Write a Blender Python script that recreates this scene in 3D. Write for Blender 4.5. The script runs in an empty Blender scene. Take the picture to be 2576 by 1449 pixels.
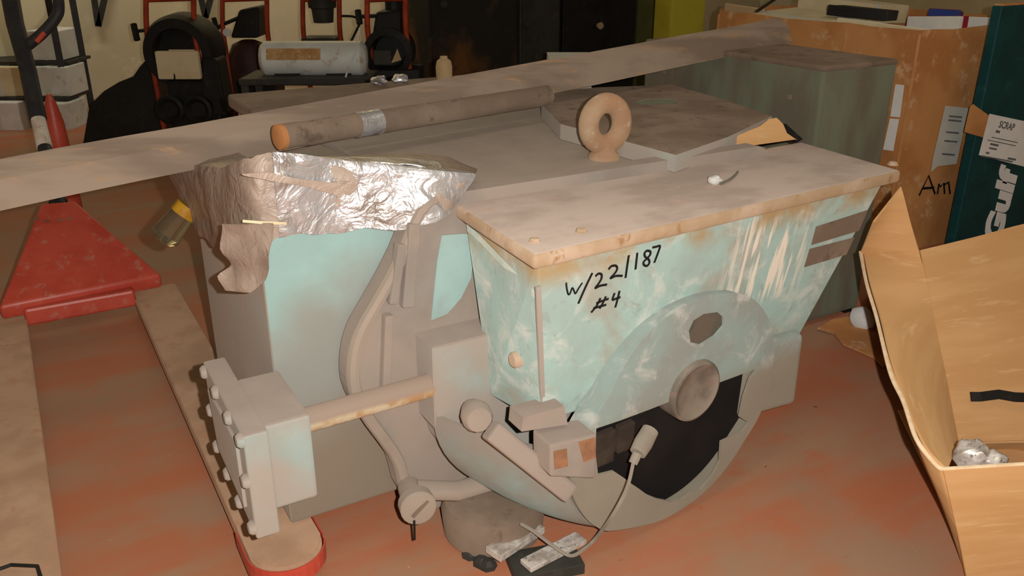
import bpy, bmesh, math, random
from mathutils import Vector as V, Matrix, noise
from mathutils.geometry import delaunay_2d_cdt
random.seed(7)
SC = bpy.context.scene
COL = SC.collection

# ---------------------------------------------------------------- camera
YAW, PIT, FPX, HC = math.radians(30.0), math.radians(22.2), 2170.0, 1.5
FWD = V((math.sin(YAW)*math.cos(PIT), math.cos(YAW)*math.cos(PIT), -math.sin(PIT)))
RT = V((math.cos(YAW), -math.sin(YAW), 0))
UP = RT.cross(FWD)
CAMP = V((0, 0, HC))
cd = bpy.data.cameras.new('camera'); cam = bpy.data.objects.new('camera', cd); COL.objects.link(cam)
cd.sensor_fit = 'HORIZONTAL'; cd.sensor_width = 36.0; cd.lens = FPX*36.0/2576.0
cd.clip_start = 0.02; cd.clip_end = 100
cam.matrix_world = Matrix(((RT.x, UP.x, -FWD.x, CAMP.x), (RT.y, UP.y, -FWD.y, CAMP.y), (RT.z, UP.z, -FWD.z, CAMP.z), (0, 0, 0, 1)))
SC.camera = cam

# ---------------------------------------------------------------- light
w = bpy.data.worlds.new('world'); SC.world = w; w.use_nodes = True
w.node_tree.nodes['Background'].inputs[0].default_value = (1, .9, .75, 1)
w.node_tree.nodes['Background'].inputs[1].default_value = 0.02
def lamp(name, kind, loc, energy, col, size=.1, rot=(0, 0, 0)):
    l = bpy.data.lights.new(name, kind); l.energy = energy; l.color = col
    if kind == 'AREA': l.shape = 'RECTANGLE'; l.size = size[0]; l.size_y = size[1]
    else: l.shadow_soft_size = size
    o = bpy.data.objects.new(name, l); COL.objects.link(o); o.location = loc; o.rotation_euler = rot
    return o
# the photographer's flash, right of the lens
lamp('camera_flash', 'POINT', CAMP + RT*.085 + UP*.03, 192, (1, .97, .93), .010)
# fluorescent ceiling battens of the store room
for fx, fy, fe in ((1.0, .8, 9), (4.0, 1.4, 9)):
    lamp('ceiling_batten_light', 'AREA', (fx, fy, 3.75), fe, (1, .88, .68), (1.6, .35))
# unseen lamps added over the far wall, tilted to brighten it alone
for fx in (.3, 3.4):
    lamp('wall_fill_light', 'AREA', (fx, 7.9, 3.5), 50, (1, .93, .78), (1.6, .3), (math.radians(72), 0, 0))
SC.view_settings.view_transform = 'Standard'; SC.view_settings.look = 'None'
SC.view_settings.exposure = 0.0; SC.view_settings.gamma = 1.0
SC.view_settings.use_curve_mapping = False

# ---------------------------------------------------------------- measuring helpers
def ray(x, y): return RT*((x-1288)/FPX) - UP*((y-724.5)/FPX) + FWD
def az(x, y, z): r = ray(x, y); return CAMP + r*((z-HC)/r.z)
def ay(x, y, Y): r = ray(x, y); return CAMP + r*(Y/r.y)
def ax(x, y, X): r = ray(x, y); return CAMP + r*(X/r.x)
def ad(x, y, d): return CAMP + ray(x, y)*d
def apl(x, y, P, n): r = ray(x, y); return CAMP + r*((P-CAMP).dot(n)/r.dot(n))

# ---------------------------------------------------------------- materials
def lin(c):
    return tuple((v/12.92 if v <= .04045 else ((v+.055)/1.055)**2.4) for v in (x/255.0 for x in c))
class NT:
    def __init__(s, name):
        s.m = bpy.data.materials.new(name); s.m.use_nodes = True; s.t = s.m.node_tree
        s.b = s.t.nodes['Principled BSDF']
    def n(s, kind, **kw):
        o = s.t.nodes.new(kind)
        for k, v in kw.items():
            if k.startswith('_'): setattr(o, k[1:], v)
            elif k[0] == 'i' and k[1:].isdigit(): o.inputs[int(k[1:])].default_value = v
            else: o.inputs[k].default_value = v
        return o
    def l(s, a, b): s.t.links.new(a, b)
    def coord(s, scale=(1, 1, 1), rot=(0, 0, 0), which='Object'):
        c = s.n('ShaderNodeTexCoord'); m = s.n('ShaderNodeMapping'); m.inputs['Scale'].default_value = scale; m.inputs['Rotation'].default_value = rot
        if which == 'World':
            g = s.n('ShaderNodeNewGeometry'); s.l(g.outputs['Position'], m.inputs[0])
        else: s.l(c.outputs[which], m.inputs[0])
        return m.outputs[0]
    def noise(s, co, scale, detail=4, rough=.55, dist=0):
        n = s.n('ShaderNodeTexNoise', Scale=scale, Detail=detail, Roughness=rough, Distortion=dist); s.l(co, n.inputs['Vector']); return n.outputs[0]
    def ramp(s, f, a, b, ca=0.0, cb=1.0):
        r = s.n('ShaderNodeMapRange'); r.inputs[1].default_value = a; r.inputs[2].default_value = b; r.inputs[3].default_value = ca; r.inputs[4].default_value = cb
        r.interpolation_type = 'SMOOTHSTEP'; s.l(f, r.inputs[0]); return r.outputs[0]
    def mul(s, a, b, op='MULTIPLY'):
        m = s.n('ShaderNodeMath'); m.operation = op
        for i, v in enumerate((a, b)):
            if isinstance(v, (int, float)): m.inputs[i].default_value = v
            else: s.l(v, m.inputs[i])
        return m.outputs[0]
    def mix(s, fac, a, b):
        m = s.n('ShaderNodeMix'); m.data_type = 'RGBA'
        if isinstance(fac, (int, float)): m.inputs[0].default_value = fac
        else: s.l(fac, m.inputs[0])
        for i, v in ((6, a), (7, b)):
            if isinstance(v, tuple): m.inputs[i].default_value = (*v[:3], 1)
            else: s.l(v, m.inputs[i])
        return m.outputs[2]
    def bump(s, h, strength=.3, dist=.01):
        b = s.n('ShaderNodeBump', Strength=strength, Distance=dist); s.l(h, b.inputs['Height']); s.l(b.outputs[0], s.b.inputs['Normal'])
    def base(s, c, rough=.6, metal=0.0, spec=.4):
        if isinstance(c, tuple): s.b.inputs['Base Color'].default_value = (*c[:3], 1)
        else: s.l(c, s.b.inputs['Base Color'])
        s.b.inputs['Roughness'].default_value = rough; s.b.inputs['Metallic'].default_value = metal
        s.b.inputs['Specular IOR Level'].default_value = spec
        if rough >= .55 and 'Diffuse Roughness' in s.b.inputs: s.b.inputs['Diffuse Roughness'].default_value = .4
        return s.m

def m_vary(name, c1, c2, scale=6, rough=.6, metal=0, c3=None, bump=.15, stretch=(1, 1, 1), spec=.3, lo=.38, hi=.62, bscale=60, bdist=.004):
    t = NT(name); co = t.coord(stretch, which='World')
    c = t.mix(t.ramp(t.noise(co, scale), lo, hi), lin(c1), lin(c2))
    if c3: c = t.mix(t.ramp(t.noise(co, scale*2.7, 6, .7), .55, .68), c, lin(c3))
    if bump: t.bump(t.noise(co, bscale, 5), bump, bdist)
    return t.base(c, rough, metal, spec)

def m_paint(name, teal1, teal2, dust=(160, 142, 126), rust=(130, 88, 52), pale=None, updust=1.0, patch=.0, rustamt=.72, grime=None):
    """painted steel, dust lying on faces that look up and in clouds on the sides"""
    t = NT(name); co = t.coord(which='World')
    n1 = t.noise(co, 5.5, 5, .6); c = t.mix(t.ramp(n1, .35, .65), lin(teal1), lin(teal2))
    if pale: c = t.mix(t.ramp(t.noise(co, 9, 6, .65, .6), .52, .70), c, lin(pale))
    c = t.mix(t.ramp(t.noise(co, 14, 7, .7), rustamt, rustamt+.08), c, lin(rust))
    if patch: c = t.mix(t.mul(t.ramp(t.noise(co, 3.2, 4, .55), .62-patch, .72-patch*.6), .9), c, lin(dust))
    g = t.n('ShaderNodeNewGeometry'); sx = t.n('ShaderNodeSeparateXYZ'); t.l(g.outputs['Normal'], sx.inputs[0])
    d2 = t.mix(t.noise(co, 10, 6), lin(tuple(int(v*.86) for v in dust)), lin(dust))
    c = t.mix(t.mul(t.ramp(sx.outputs[2], .25, .75), updust), c, d2)
    t.bump(t.noise(co, 45, 6, .65), .25, .004)
    return t.base(c, .62, 0, .3)

MT = {}
MT['teal'] = m_paint('faded_teal_paint', (160, 176, 170), (148, 166, 160), patch=.34, dust=(168, 153, 140))
MT['teal_light'] = m_paint('light_teal_paint', (160, 188, 183), (150, 178, 173), patch=.22, dust=(150, 146, 138))
MT['teal_dusty'] = m_paint('dust_covered_teal_paint', (148, 141, 131), (142, 129, 119), patch=.25, dust=(162, 146, 133))
MT['dust'] = m_paint('brown_dusted_steel', (162, 147, 133), (146, 131, 118), patch=.3, dust=(166, 150, 135))
MT['lid'] = m_vary('dusty_lid', (186, 168, 155), (168, 150, 137), 5, .7, 0, (184, 159, 142), .12, (1, 1.6, 1))
MT['lid_edge'] = m_vary('rust_worn_lid_rim', (172, 145, 115), (188, 163, 139), 8, .6, 0, (156, 118, 82))
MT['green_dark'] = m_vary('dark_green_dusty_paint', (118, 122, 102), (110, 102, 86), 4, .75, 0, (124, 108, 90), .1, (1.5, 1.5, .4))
MT['brown_dust'] = m_vary('brown_dust_layer', (138, 119, 102), (120, 102, 86), 5, .8, 0, (104, 87, 72), .2)
MT['cavity_shadow'] = m_vary('cavity_shadow_black', (22, 19, 17), (30, 25, 22), 6, .9, 0, None, .1)
MT['shaft'] = m_vary('dull_shaft_steel', (150, 139, 125), (118, 110, 98), 10, .5, .1, (150, 118, 106), .1)
MT['iron'] = m_vary('dusty_angle_iron', (158, 139, 121), (132, 114, 98), 5, .7, 0, (170, 138, 106), .2, (.35, 2.5, 1), bscale=40)
MT['rustring'] = m_vary('rusty_lifting_ring', (176, 148, 118), (166, 128, 98), 9, .7, 0, (184, 168, 140), .15)
MT['cable'] = m_vary('grey_cable', (150, 140, 126), (136, 126, 112), 10, .6, 0)
MT['silver'] = None
t = NT('dusted_side_lit_terminal_paint'); co = t.coord(which='World'); sx = t.n('ShaderNodeSeparateXYZ'); t.l(co, sx.inputs[0])
c = t.mix(t.ramp(t.noise(co, 4, 5, .6), .36, .64), lin((160, 192, 186)), lin((152, 182, 176)))
f = t.mul(t.mul(sx.outputs[2], t.mul(sx.outputs[0], -.55), 'ADD'), t.mul(t.noise(co, 4.5, 4, .55), .30), 'ADD')
c = t.mix(t.ramp(f, .64, .44), c, lin((152, 152, 144)))
c = t.mix(t.ramp(f, .40, .10), c, lin((140, 127, 110)))
g = t.n('ShaderNodeNewGeometry'); sn = t.n('ShaderNodeSeparateXYZ'); t.l(g.outputs['Normal'], sn.inputs[0])
c = t.mix(t.mul(t.ramp(sn.outputs[0], -.5, -.9), t.ramp(t.noise(co, 5, 4), .30, .55, .55, 1.0)), c, lin((170, 156, 142)))  # left face's dust painted paler to make up for its weak grazing light
c = t.mix(t.ramp(sn.outputs[2], .3, .8), c, lin((150, 134, 119)))
t.bump(t.noise(co, 45, 6, .65), .2, .004); MT['terminal'] = t.base(c, .62, 0, .3)
t = NT('wrinkled_silver_tape'); co = t.coord((1, 1, 1), which='World')
t.bump(t.noise(co, 15, 4, .5, 1.6), .6, .02)
MT['silver'] = t.base(t.mix(t.ramp(t.noise(co, 7, 4), .45, .7), lin((206, 204, 204)), lin((150, 138, 128))), .34, .55, .6)
t = NT('dusty_plastic_film'); co = t.coord(which='World')
t.bump(t.noise(co, 16, 5, .6, 1.0), .6, .015)
MT['film'] = t.base(t.mix(t.ramp(t.noise(co, 6, 5), .4, .65), lin((176, 156, 140)), lin((148, 128, 114))), .42, 0, .5)
t = NT('clear_plastic'); t.b.inputs['Transmission Weight'].default_value = .92; t.b.inputs['IOR'].default_value = 1.3
MT['clear'] = t.base(lin((200, 190, 160)), .12)
MT['yellowband'] = m_vary('amber_band', (196, 150, 40), (170, 120, 30), 20, .5)
MT['red'] = m_vary('pallet_truck_red_paint', (212, 88, 68), (200, 76, 58), 7, .40, 0, (202, 122, 100), .06, spec=.5)
MT['fork'] = m_vary('dust_worn_fork_steel', (192, 156, 126), (174, 138, 110), 5, .75, 0, (184, 136, 108), .15)
MT['grey_pole'] = m_vary('dark_grey_powder_coat', (58, 58, 58), (48, 48, 49), 7, .55, 0, (70, 60, 54), .05)
MT['whitepaint'] = m_vary('chipped_white_paint', (226, 216, 200), (206, 190, 170), 12, .6, 0, (150, 96, 66), .1)
MT['card'] = m_vary('corrugated_cardboard', (216, 170, 116), (208, 160, 106), 3, .8, 0, (222, 180, 130), .08, (.6, .6, 6), bscale=30)
MT['card_edge'] = m_vary('pale_cut_cardboard_edge', (238, 214, 178), (228, 198, 158), 40, .8)
MT['card_old'] = m_vary('scuffed_brown_cardboard', (204, 146, 90), (186, 126, 74), 3.5, .75, 0, (214, 170, 128), .08)
MT['gulf'] = m_vary('dark_green_printed_card', (18, 72, 74), (14, 62, 66), 6, .5, 0, (28, 84, 84), .03)
MT['white'] = m_vary('white_paper', (236, 234, 230), (226, 224, 220), 8, .7, 0, None, 0)
MT['offwhite'] = m_vary('off_white_print', (214, 212, 200), (206, 204, 192), 8, .7, 0, None, 0)
MT['ink'] = m_vary('black_marker', (26, 26, 28), (34, 34, 36), 30, .5, 0, None, 0)
MT['greyink'] = m_vary('grey_print', (96, 96, 98), (120, 120, 120), 30, .6, 0, None, 0)
MT['foil'] = m_vary('crumpled_white_foil', (226, 218, 208), (180, 168, 156), 30, .4, .2, (110, 100, 92), .4)
MT['orange_wood'] = m_vary('orange_sawn_end', (188, 128, 78), (174, 112, 66), 12, .8)
MT['black'] = m_vary('matt_black_paint', (24, 24, 23), (32, 31, 29), 6, .6, 0, (44, 42, 38), .08)
MT['darkgrey'] = m_vary('dark_grey_metal', (60, 58, 52), (50, 48, 42), 5, .6, 0, (72, 66, 56), .08)
MT['redframe'] = m_vary('red_tube_frame', (176, 66, 36), (150, 52, 28), 8, .5, 0, (120, 44, 30), .03)
MT['cream'] = m_vary('cream_painted_wall', (226, 214, 178), (216, 204, 166), 1.2, .85, 0, (232, 220, 188), .05)
MT['yellow'] = m_vary('yellow_paint', (196, 184, 60), (182, 168, 46), 3, .6)
MT['olive'] = m_vary('olive_green_paint', (98, 100, 52), (86, 88, 44), 3, .6)
MT['tank'] = m_vary('white_enamel', (222, 226, 220), (208, 212, 206), 5, .4, 0, (190, 176, 158), .04)
MT['orangelabel'] = m_vary('faded_orange_label', (198, 160, 106), (180, 134, 82), 16, .6, 0, (220, 200, 160), 0)
MT['rustcab'] = m_vary('rust_stained_black_steel', (40, 37, 31), (116, 76, 34), 1.7, .8, 0, (66, 54, 40), .1, lo=.48, hi=.66)
MT['beigejug'] = m_vary('beige_plastic', (190, 164, 122), (180, 152, 110), 8, .6)
MT['ceiling'] = m_vary('grey_ceiling_board', (150, 146, 134), (140, 136, 124), 2, .9)
MT['blueprint'] = m_vary('blue_print', (46, 66, 140), (38, 56, 126), 8, .6, 0, None, 0)
MT['redprint'] = m_vary('red_print', (150, 40, 52), (170, 40, 50), 8, .6, 0, None, 0)
MT['creamcard'] = m_vary('cream_carton', (226, 212, 176), (216, 198, 158), 5, .7, 0, None, .05)

# floor: worn red paint over concrete
t = NT('worn_red_floor_paint'); co = t.coord((1, 1, 1), which='World'); co2 = t.coord((.5, 2.2, 1), (0, 0, .35), which='World')
c = t.mix(t.ramp(t.noise(co2, 1.9, 6, .62), .36, .64), lin((178, 108, 76)), lin((166, 126, 98)))
c = t.mix(t.ramp(t.noise(co, 5.5, 7, .68), .50, .72), c, lin((180, 108, 76)))
c = t.mix(t.ramp(t.noise(co, 1.3, 5, .6), .50, .68), c, lin((160, 126, 100)))
c = t.mix(t.ramp(t.noise(co, 17, 4, .6), .69, .76), c, lin((128, 80, 54)))
c = t.mix(t.ramp(t.noise(co, 60, 2, .5), .74, .80), c, lin((190, 150, 122)))
t.bump(t.noise(co, 80, 5), .12, .003)
MT['floor'] = t.base(c, .62, 0, .3)

# ---------------------------------------------------------------- mesh helpers
WLOC = {}
def link(name, bm, mat, parent=None, smooth=False, origin=None):
    bmesh.ops.recalc_face_normals(bm, faces=bm.faces[:])
    me = bpy.data.meshes.new(name)
    if parent is not None: org = WLOC[parent]
    elif origin is not None: org = V(origin)
    else:
        xs = [v.co for v in bm.verts]
        org = V((sum(p.x for p in xs)/len(xs), sum(p.y for p in xs)/len(xs), min(p.z for p in xs)))
    bmesh.ops.translate(bm, verts=bm.verts[:], vec=-org)
    bm.to_mesh(me); bm.free()
    o = bpy.data.objects.new(name, me); COL.objects.link(o)
    ms = mat if isinstance(mat, (list, tuple)) else [mat]
    for m in ms: me.materials.append(MT[m] if isinstance(m, str) else m)
    if smooth:
        for p in me.polygons: p.use_smooth = True
        try: me.set_sharp_from_angle(angle=math.radians(40))
        except Exception: pass
    if parent is not None: o.parent = parent
    else: o.location = org
    WLOC[o] = org
    return o
def tag(o, label, cat, group=None, kind=None):
    o['label'] = label; o['category'] = cat
    if group: o['group'] = group
    if kind: o['kind'] = kind
    return o
def thing(name, loc, label, cat, group=None):
    o = bpy.data.objects.new(name, None); COL.objects.link(o); o.empty_display_size = .1
    o.location = loc; WLOC[o] = V(loc); return tag(o, label, cat, group)
def struct(o): o['kind'] = 'structure'; return o
def lab(o, s): o['label'] = s; return o

def hexa(bm, p, bev=0.0, seg=2):
    """p: 4 lower corners in order, then the 4 above them"""
    vs = [bm.verts.new(q) for q in p]
    fs = [bm.faces.new([vs[i] for i in f]) for f in ((3, 2, 1, 0), (4, 5, 6, 7), (0, 1, 5, 4), (1, 2, 6, 5), (2, 3, 7, 6), (3, 0, 4, 7))]
    if bev:
        es = list({e for f in fs for e in f.edges})
        bmesh.ops.bevel(bm, geom=es, offset=bev, segments=seg, affect='EDGES', profile=.5)
    return vs
def box(bm, lo, hi, bev=0.0, yaw=0.0, seg=2):
    lo, hi = V(lo), V(hi); c = (lo+hi)/2
    q = [V((x, y, z)) for z in (lo.z, hi.z) for x, y in ((lo.x, lo.y), (hi.x, lo.y), (hi.x, hi.y), (lo.x, hi.y))]
    if yaw:
        R = Matrix.Rotation(yaw, 3, 'Z'); q = [R @ (a-c) + c for a in q]
    return hexa(bm, q, bev, seg)
def bar(bm, a, b, wd, th, upv=(0, 0, 1), bev=0.0):
    a, b = V(a), V(b); d = (b-a).normalized(); s = d.cross(V(upv)).normalized()*wd/2; u = s.cross(d).normalized()*th/2
    hexa(bm, [a-s-u, a+s-u, b+s-u, b-s-u, a-s+u, a+s+u, b+s+u, b-s+u], bev)
def frame_of(d):
    d = V(d).normalized(); s = d.cross(V((0, 0, 1)))
    if s.length < 1e-3: s = d.cross(V((0, 1, 0)))
    s.normalize(); return s, s.cross(d).normalized()
def tube(bm, pts, r, n=10, cap=True, closed=False):
    pts = [V(p) for p in pts]; N = len(pts); rings = []
    rr = r if isinstance(r, (list, tuple)) else [r]*N
    s0 = None
    for i, p in enumerate(pts):
        a = pts[(i-1) % N] if (i or closed) else p; b = pts[(i+1) % N] if (i < N-1 or closed) else p
        d = (b-a).normalized()
        if s0 is None: s, u = frame_of(d)
        else:
            s = (s0 - d*s0.dot(d)).normalized(); u = s.cross(d).normalized()
        s0 = s
        rings.append([bm.verts.new(p + (s*math.cos(k*math.tau/n) + u*math.sin(k*math.tau/n))*rr[i]) for k in range(n)])
    for i in range(N if closed else N-1):
        A, B = rings[i], rings[(i+1) % N]
        for k in range(n): bm.faces.new((A[k], A[(k+1) % n], B[(k+1) % n], B[k]))
    if cap and not closed:
        bm.faces.new(rings[0][::-1]); bm.faces.new(rings[-1])
def spline(pts, n=8):
    pts = [V(p) for p in pts]; out = []
    for i in range(len(pts)-1):
        p0 = pts[max(i-1, 0)]; p1 = pts[i]; p2 = pts[i+1]; p3 = pts[min(i+2, len(pts)-1)]
        for k in range(n):
            t = k/n
            out.append(.5*((2*p1) + (p2-p0)*t + (2*p0-5*p1+4*p2-p3)*t*t + (3*p1-p0-3*p2+p3)*t**3))
    out.append(pts[-1]); return out
def lathe(bm, org, axis, prof, n=32, capa=True, capb=True):
    """prof: (distance along axis, radius)"""
    org = V(org); axis = V(axis).normalized(); s, u = frame_of(axis); rings = []
    for d, r in prof:
        rings.append([bm.verts.new(org + axis*d + (s*math.cos(k*math.tau/n) + u*math.sin(k*math.tau/n))*r) for k in range(n)])
    for A, B in zip(rings, rings[1:]):
        for k in range(n): bm.faces.new((A[k], A[(k+1) % n], B[(k+1) % n], B[k]))
    if capa: bm.faces.new(rings[0][::-1])
    if capb: bm.faces.new(rings[-1])
def plate(bm, outer, holes, org, u, v, n, th):
    """flat plate with holes: 2D outlines in (u, v), thickness th along -n"""
    pts = list(outer); edges = [(i, (i+1) % len(outer)) for i in range(len(outer))]; loops = [list(range(len(outer)))]
    for h in holes:
        k = len(pts); pts += h; edges += [(k+i, k+(i+1) % len(h)) for i in range(len(h))]; loops.append(list(range(k, k+len(h))))
    r = delaunay_2d_cdt([V(p) for p in pts], edges, [], 0, 1e-6)
    P, E, Fs = r[0], r[1], r[2]
    def inside(q, poly):
        c = False; j = len(poly)-1
        for i in range(len(poly)):
            (x1, y1), (x2, y2) = poly[i], poly[j]
            if (y1 > q.y) != (y2 > q.y) and q.x < (x2-x1)*(q.y-y1)/(y2-y1)+x1: c = not c
            j = i
        return c
    org, u, v, n = V(org), V(u), V(v), V(n)
    A = [bm.verts.new(org + u*p.x + v*p.y) for p in P]; B = [bm.verts.new(org + u*p.x + v*p.y - n*th) for p in P]
    cnt = {}
    for f in Fs:
        c = sum((P[i] for i in f), V((0, 0)))/len(f)
        if not inside(c, outer) or any(inside(c, h) for h in holes): continue
        bm.faces.new([A[i] for i in f]); bm.faces.new([B[i] for i in reversed(f)])
        for i in range(len(f)):
            e = (f[i], f[(i+1) % len(f)])
            cnt[e] = 1
    for a, b in cnt:
        if (b, a) not in cnt: bm.faces.new((A[b], A[a], B[a], B[b]))
    lone = [x for x in bm.verts if not x.link_faces]
    bmesh.ops.delete(bm, geom=lone, context='VERTS')
def poly_prism(bm, pts, ext):
    a = [bm.verts.new(V(p)) for p in pts]; b = [bm.verts.new(V(p)+V(ext)) for p in pts]; n = len(a)
    bm.faces.new(a); bm.faces.new(b[::-1])
    for i in range(n): bm.faces.new((a[i], b[i], b[(i+1) % n], a[(i+1) % n]))
def sheet(bm, grid, th=0.0):
    """grid: rows of points -> a thin closed sheet"""
    R, Cn = len(grid), len(grid[0])
    A = [[bm.verts.new(p) for p in row] for row in grid]
    for i in range(R-1):
        for j in range(Cn-1): bm.faces.new((A[i][j], A[i][j+1], A[i+1][j+1], A[i+1][j]))
    if th:
        bm.normal_update()
        B = [[bm.verts.new(v.co - v.normal*th) for v in row] for row in A]
        for i in range(R-1):
            for j in range(Cn-1): bm.faces.new((B[i][j], B[i+1][j], B[i+1][j+1], B[i][j+1]))
        bd = [(i, 0) for i in range(R)] + [(R-1, j) for j in range(1, Cn)] + [(i, Cn-1) for i in range(R-2, -1, -1)] + [(0, j) for j in range(Cn-2, 0, -1)]
        for k in range(len(bd)):
            (i, j), (p, q) = bd[k], bd[(k+1) % len(bd)]
            bm.faces.new((A[i][j], A[p][q], B[p][q], B[i][j]))
def ribbon(bm, pts, wd, n, th=.001):
    """flat stroke lying on a surface of normal n"""
    n = V(n).normalized(); pts = [V(p) for p in pts]; L = []
    for i, p in enumerate(pts):
        a = pts[max(i-1, 0)]; b = pts[min(i+1, len(pts)-1)]; d = (b-a).normalized(); s = n.cross(d).normalized()
        L.append((p - s*wd/2, p + s*wd/2))
    lo = [[bm.verts.new(q) for q in a] for a in L]; hi = [[bm.verts.new(q + n*th) for q in a] for a in L]
    for i in range(len(L)-1):
        a, b, c, d = lo[i], lo[i+1], hi[i], hi[i+1]
        for f in ((c[0], c[1], d[1], d[0]), (a[0], b[0], b[1], a[1]), (a[0], c[0], d[0], b[0]), (a[1], b[1], d[1], c[1])): bm.faces.new(f)
    bm.faces.new((lo[0][0], lo[0][1], hi[0][1], hi[0][0])); bm.faces.new((lo[-1][0], hi[-1][0], hi[-1][1], lo[-1][1]))
def hexbolt(bm, p, axis, r=.012, h=.01):
    lathe(bm, p, axis, [(0, r*1.35), (h*.3, r*1.35), (h*.3, r), (h, r), (h*1.15, r*.8)], 6)
def text_mesh(s, size, org, u, v, ext=.0015, bold=0.0, shear=0.0, align='LEFT'):
    cu = bpy.data.curves.new('lettering', 'FONT'); cu.body = s; cu.size = size; cu.extrude = ext; cu.offset = bold; cu.shear = shear; cu.align_x = align; cu.resolution_u = 3
    o = bpy.data.objects.new('lettering', cu); COL.objects.link(o)
    dg = bpy.context.evaluated_depsgraph_get(); me = bpy.data.meshes.new_from_object(o.evaluated_get(dg))
    bm = bmesh.new(); bm.from_mesh(me)
    u, v = V(u).normalized(), V(v).normalized(); n = u.cross(v)
    M = Matrix(((u.x, v.x, n.x, org[0]), (u.y, v.y, n.y, org[1]), (u.z, v.z, n.z, org[2]), (0, 0, 0, 1)))
    bmesh.ops.transform(bm, matrix=M, verts=bm.verts[:])
    bpy.data.objects.remove(o); bpy.data.curves.remove(cu); bpy.data.meshes.remove(me)
    return bm
def B(): return bmesh.new()
#==STRUCTURE==
# ---------------------------------------------------------------- room
bm = B(); box(bm, (-5, -4, -.1), (9, 9.2, 0)); struct(link('floor', bm, 'floor'))
bm = B(); box(bm, (-5, 8.9, 0), (9, 9.1, 4)); struct(link('wall_back', bm, 'cream'))
bm = B(); box(bm, (-5.1, -4, 0), (-5, 9, 4)); struct(link('wall_left', bm, 'cream'))
bm = B(); box(bm, (9, -4, 0), (9.1, 9, 4)); struct(link('wall_right', bm, 'cream'))
bm = B(); box(bm, (-5, -4.1, 0), (9, -4, 4)); struct(link('wall_front', bm, 'cream'))
bm = B(); box(bm, (-5, -4, 4), (9, 9.1, 4.1)); struct(link('ceiling', bm, 'ceiling'))
def two_mat(o, thr=.6):
    for p in o.data.polygons: p.material_index = 0 if p.normal.z > thr else 1

# ================================================================ the motor
MX = 1.35
motor = thing('electric_motor', (MX, 2.4, 0), 'large old teal electric motor, dusty, numbers in black marker on its end box', 'motor')
# -- end box with sloping sides
FL1, FR1, BR1, BL1 = V((.888, 1.432, .868)), V((2.068, 1.506, .868)), V((2.105, 1.85, .868)), V((.905, 1.80, .868))
FL0 = az(1362, 1066, .42); PN = (FR1-FL1).cross(FL0-FL1).normalized()
if PN.y > 0: PN = -PN
FR0 = apl(2012, 842, FL1, PN)
BL0 = V((.915, 1.695, .42)); BR0 = V((FR0.x+.05, 1.79, FR0.z))
bm = B(); hexa(bm, [FL0, FR0, BR0, BL0, FL1, FR1, BR1, BL1], .006)
t = NT('scuffed_teal_panel_paint'); co = t.coord(which='World')
c = t.mix(t.ramp(t.noise(co, 4.5, 5, .6), .36, .64), lin((166, 192, 184)), lin((160, 179, 171)))
c = t.mix(t.mul(t.ramp(t.noise(co, 8, 7, .7, .9), .49, .66), .72), c, lin((206, 207, 198)))
c = t.mix(t.mul(t.ramp(t.noise(co, 21, 6, .7, .5), .56, .68), .6), c, lin((150, 160, 150)))
c = t.mix(t.mul(t.ramp(t.noise(co, 3.0, 5, .6, .5), .50, .64), .75), c, lin((166, 160, 144)))
sx = t.n('ShaderNodeSeparateXYZ'); t.l(co, sx.inputs[0])
st = t.coord((60, 10, 5), (0, .35, 0), which='World')
drip = t.mul(t.ramp(t.noise(st, 1.0, 3, .5), .50, .60), t.mul(t.ramp(sx.outputs[0], 1.44, 1.58), t.ramp(sx.outputs[0], 1.85, 1.72)))
drip = t.mul(drip, t.mul(t.ramp(sx.outputs[2], .55, .63), t.ramp(sx.outputs[2], .88, .82)))
c = t.mix(drip, c, lin((232, 222, 204)))
rz = t.mul(t.ramp(sx.outputs[2], .775, .85), t.ramp(t.noise(co, 7, 5, .6), .40, .62))
c = t.mix(t.mul(rz, .95), c, lin((172, 144, 102)))
c = t.mix(t.ramp(t.noise(co, 16, 7, .7), .70, .78), c, lin((140, 98, 62)))
t.bump(t.noise(co, 45, 6, .65), .25, .004)
MT['panel'] = t.base(c, .55, 0, .35)
ebox = link('end_box', bm, 'panel', motor)
bm = B(); bar(bm, FL1+V((.0, -.004, -.05)), FL0+V((0, -.004, .05)), .012, .006, PN); lab(link('corner_weld', bm, 'teal', ebox), 'pale welded corner seam')
L4 = [V((.862, 1.404, 0)), V((2.102, 1.480, 0)), V((2.138, 1.878, 0)), V((.884, 1.832, 0))]
bm = B(); hexa(bm, [p+V((0, 0, .864)) for p in L4] + [p+V((0, 0, .9)) for p in L4], .012, 3)
o = link('lid', bm, ['lid', 'lid_edge'], motor, True); two_mat(o, .8); lab(o, 'dust-covered lid with rusty rim'); lid = o
for p in ((1345, 608), (1462, 583), (2246, 414), (1146, 508)):
    bm = B(); q = az(*p, .9); hexbolt(bm, q-V((0, 0, .001)), (0, 0, 1), .011, .008); link('lid_screw', bm, 'lid_edge', lid)
bm = B(); p = az(1280, 868, .5); p = FL0.lerp(BL0, .42) + (FL1-FL0)*.36 - V((.0, 0, 0)); lathe(bm, p+V((.01, 0, 0)), (-1, 0, .05), [(0, .02), (.018, .02), (.024, .015)], 10); link('side_plug', bm, 'lid_edge', ebox, True)
# bare patches where nameplates were
for quad in (((2052, 570), (2182, 528), (2160, 580), (2040, 616)), ((2036, 626), (2148, 597), (2128, 640), (2022, 672))):
    bm = B(); poly_prism(bm, [apl(*q, FL1, PN)+PN*.0005 for q in quad], PN*.0012); lab(link('nameplate_patch', bm, 'brown_dust', ebox), 'brown patch left by a nameplate')
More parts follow.
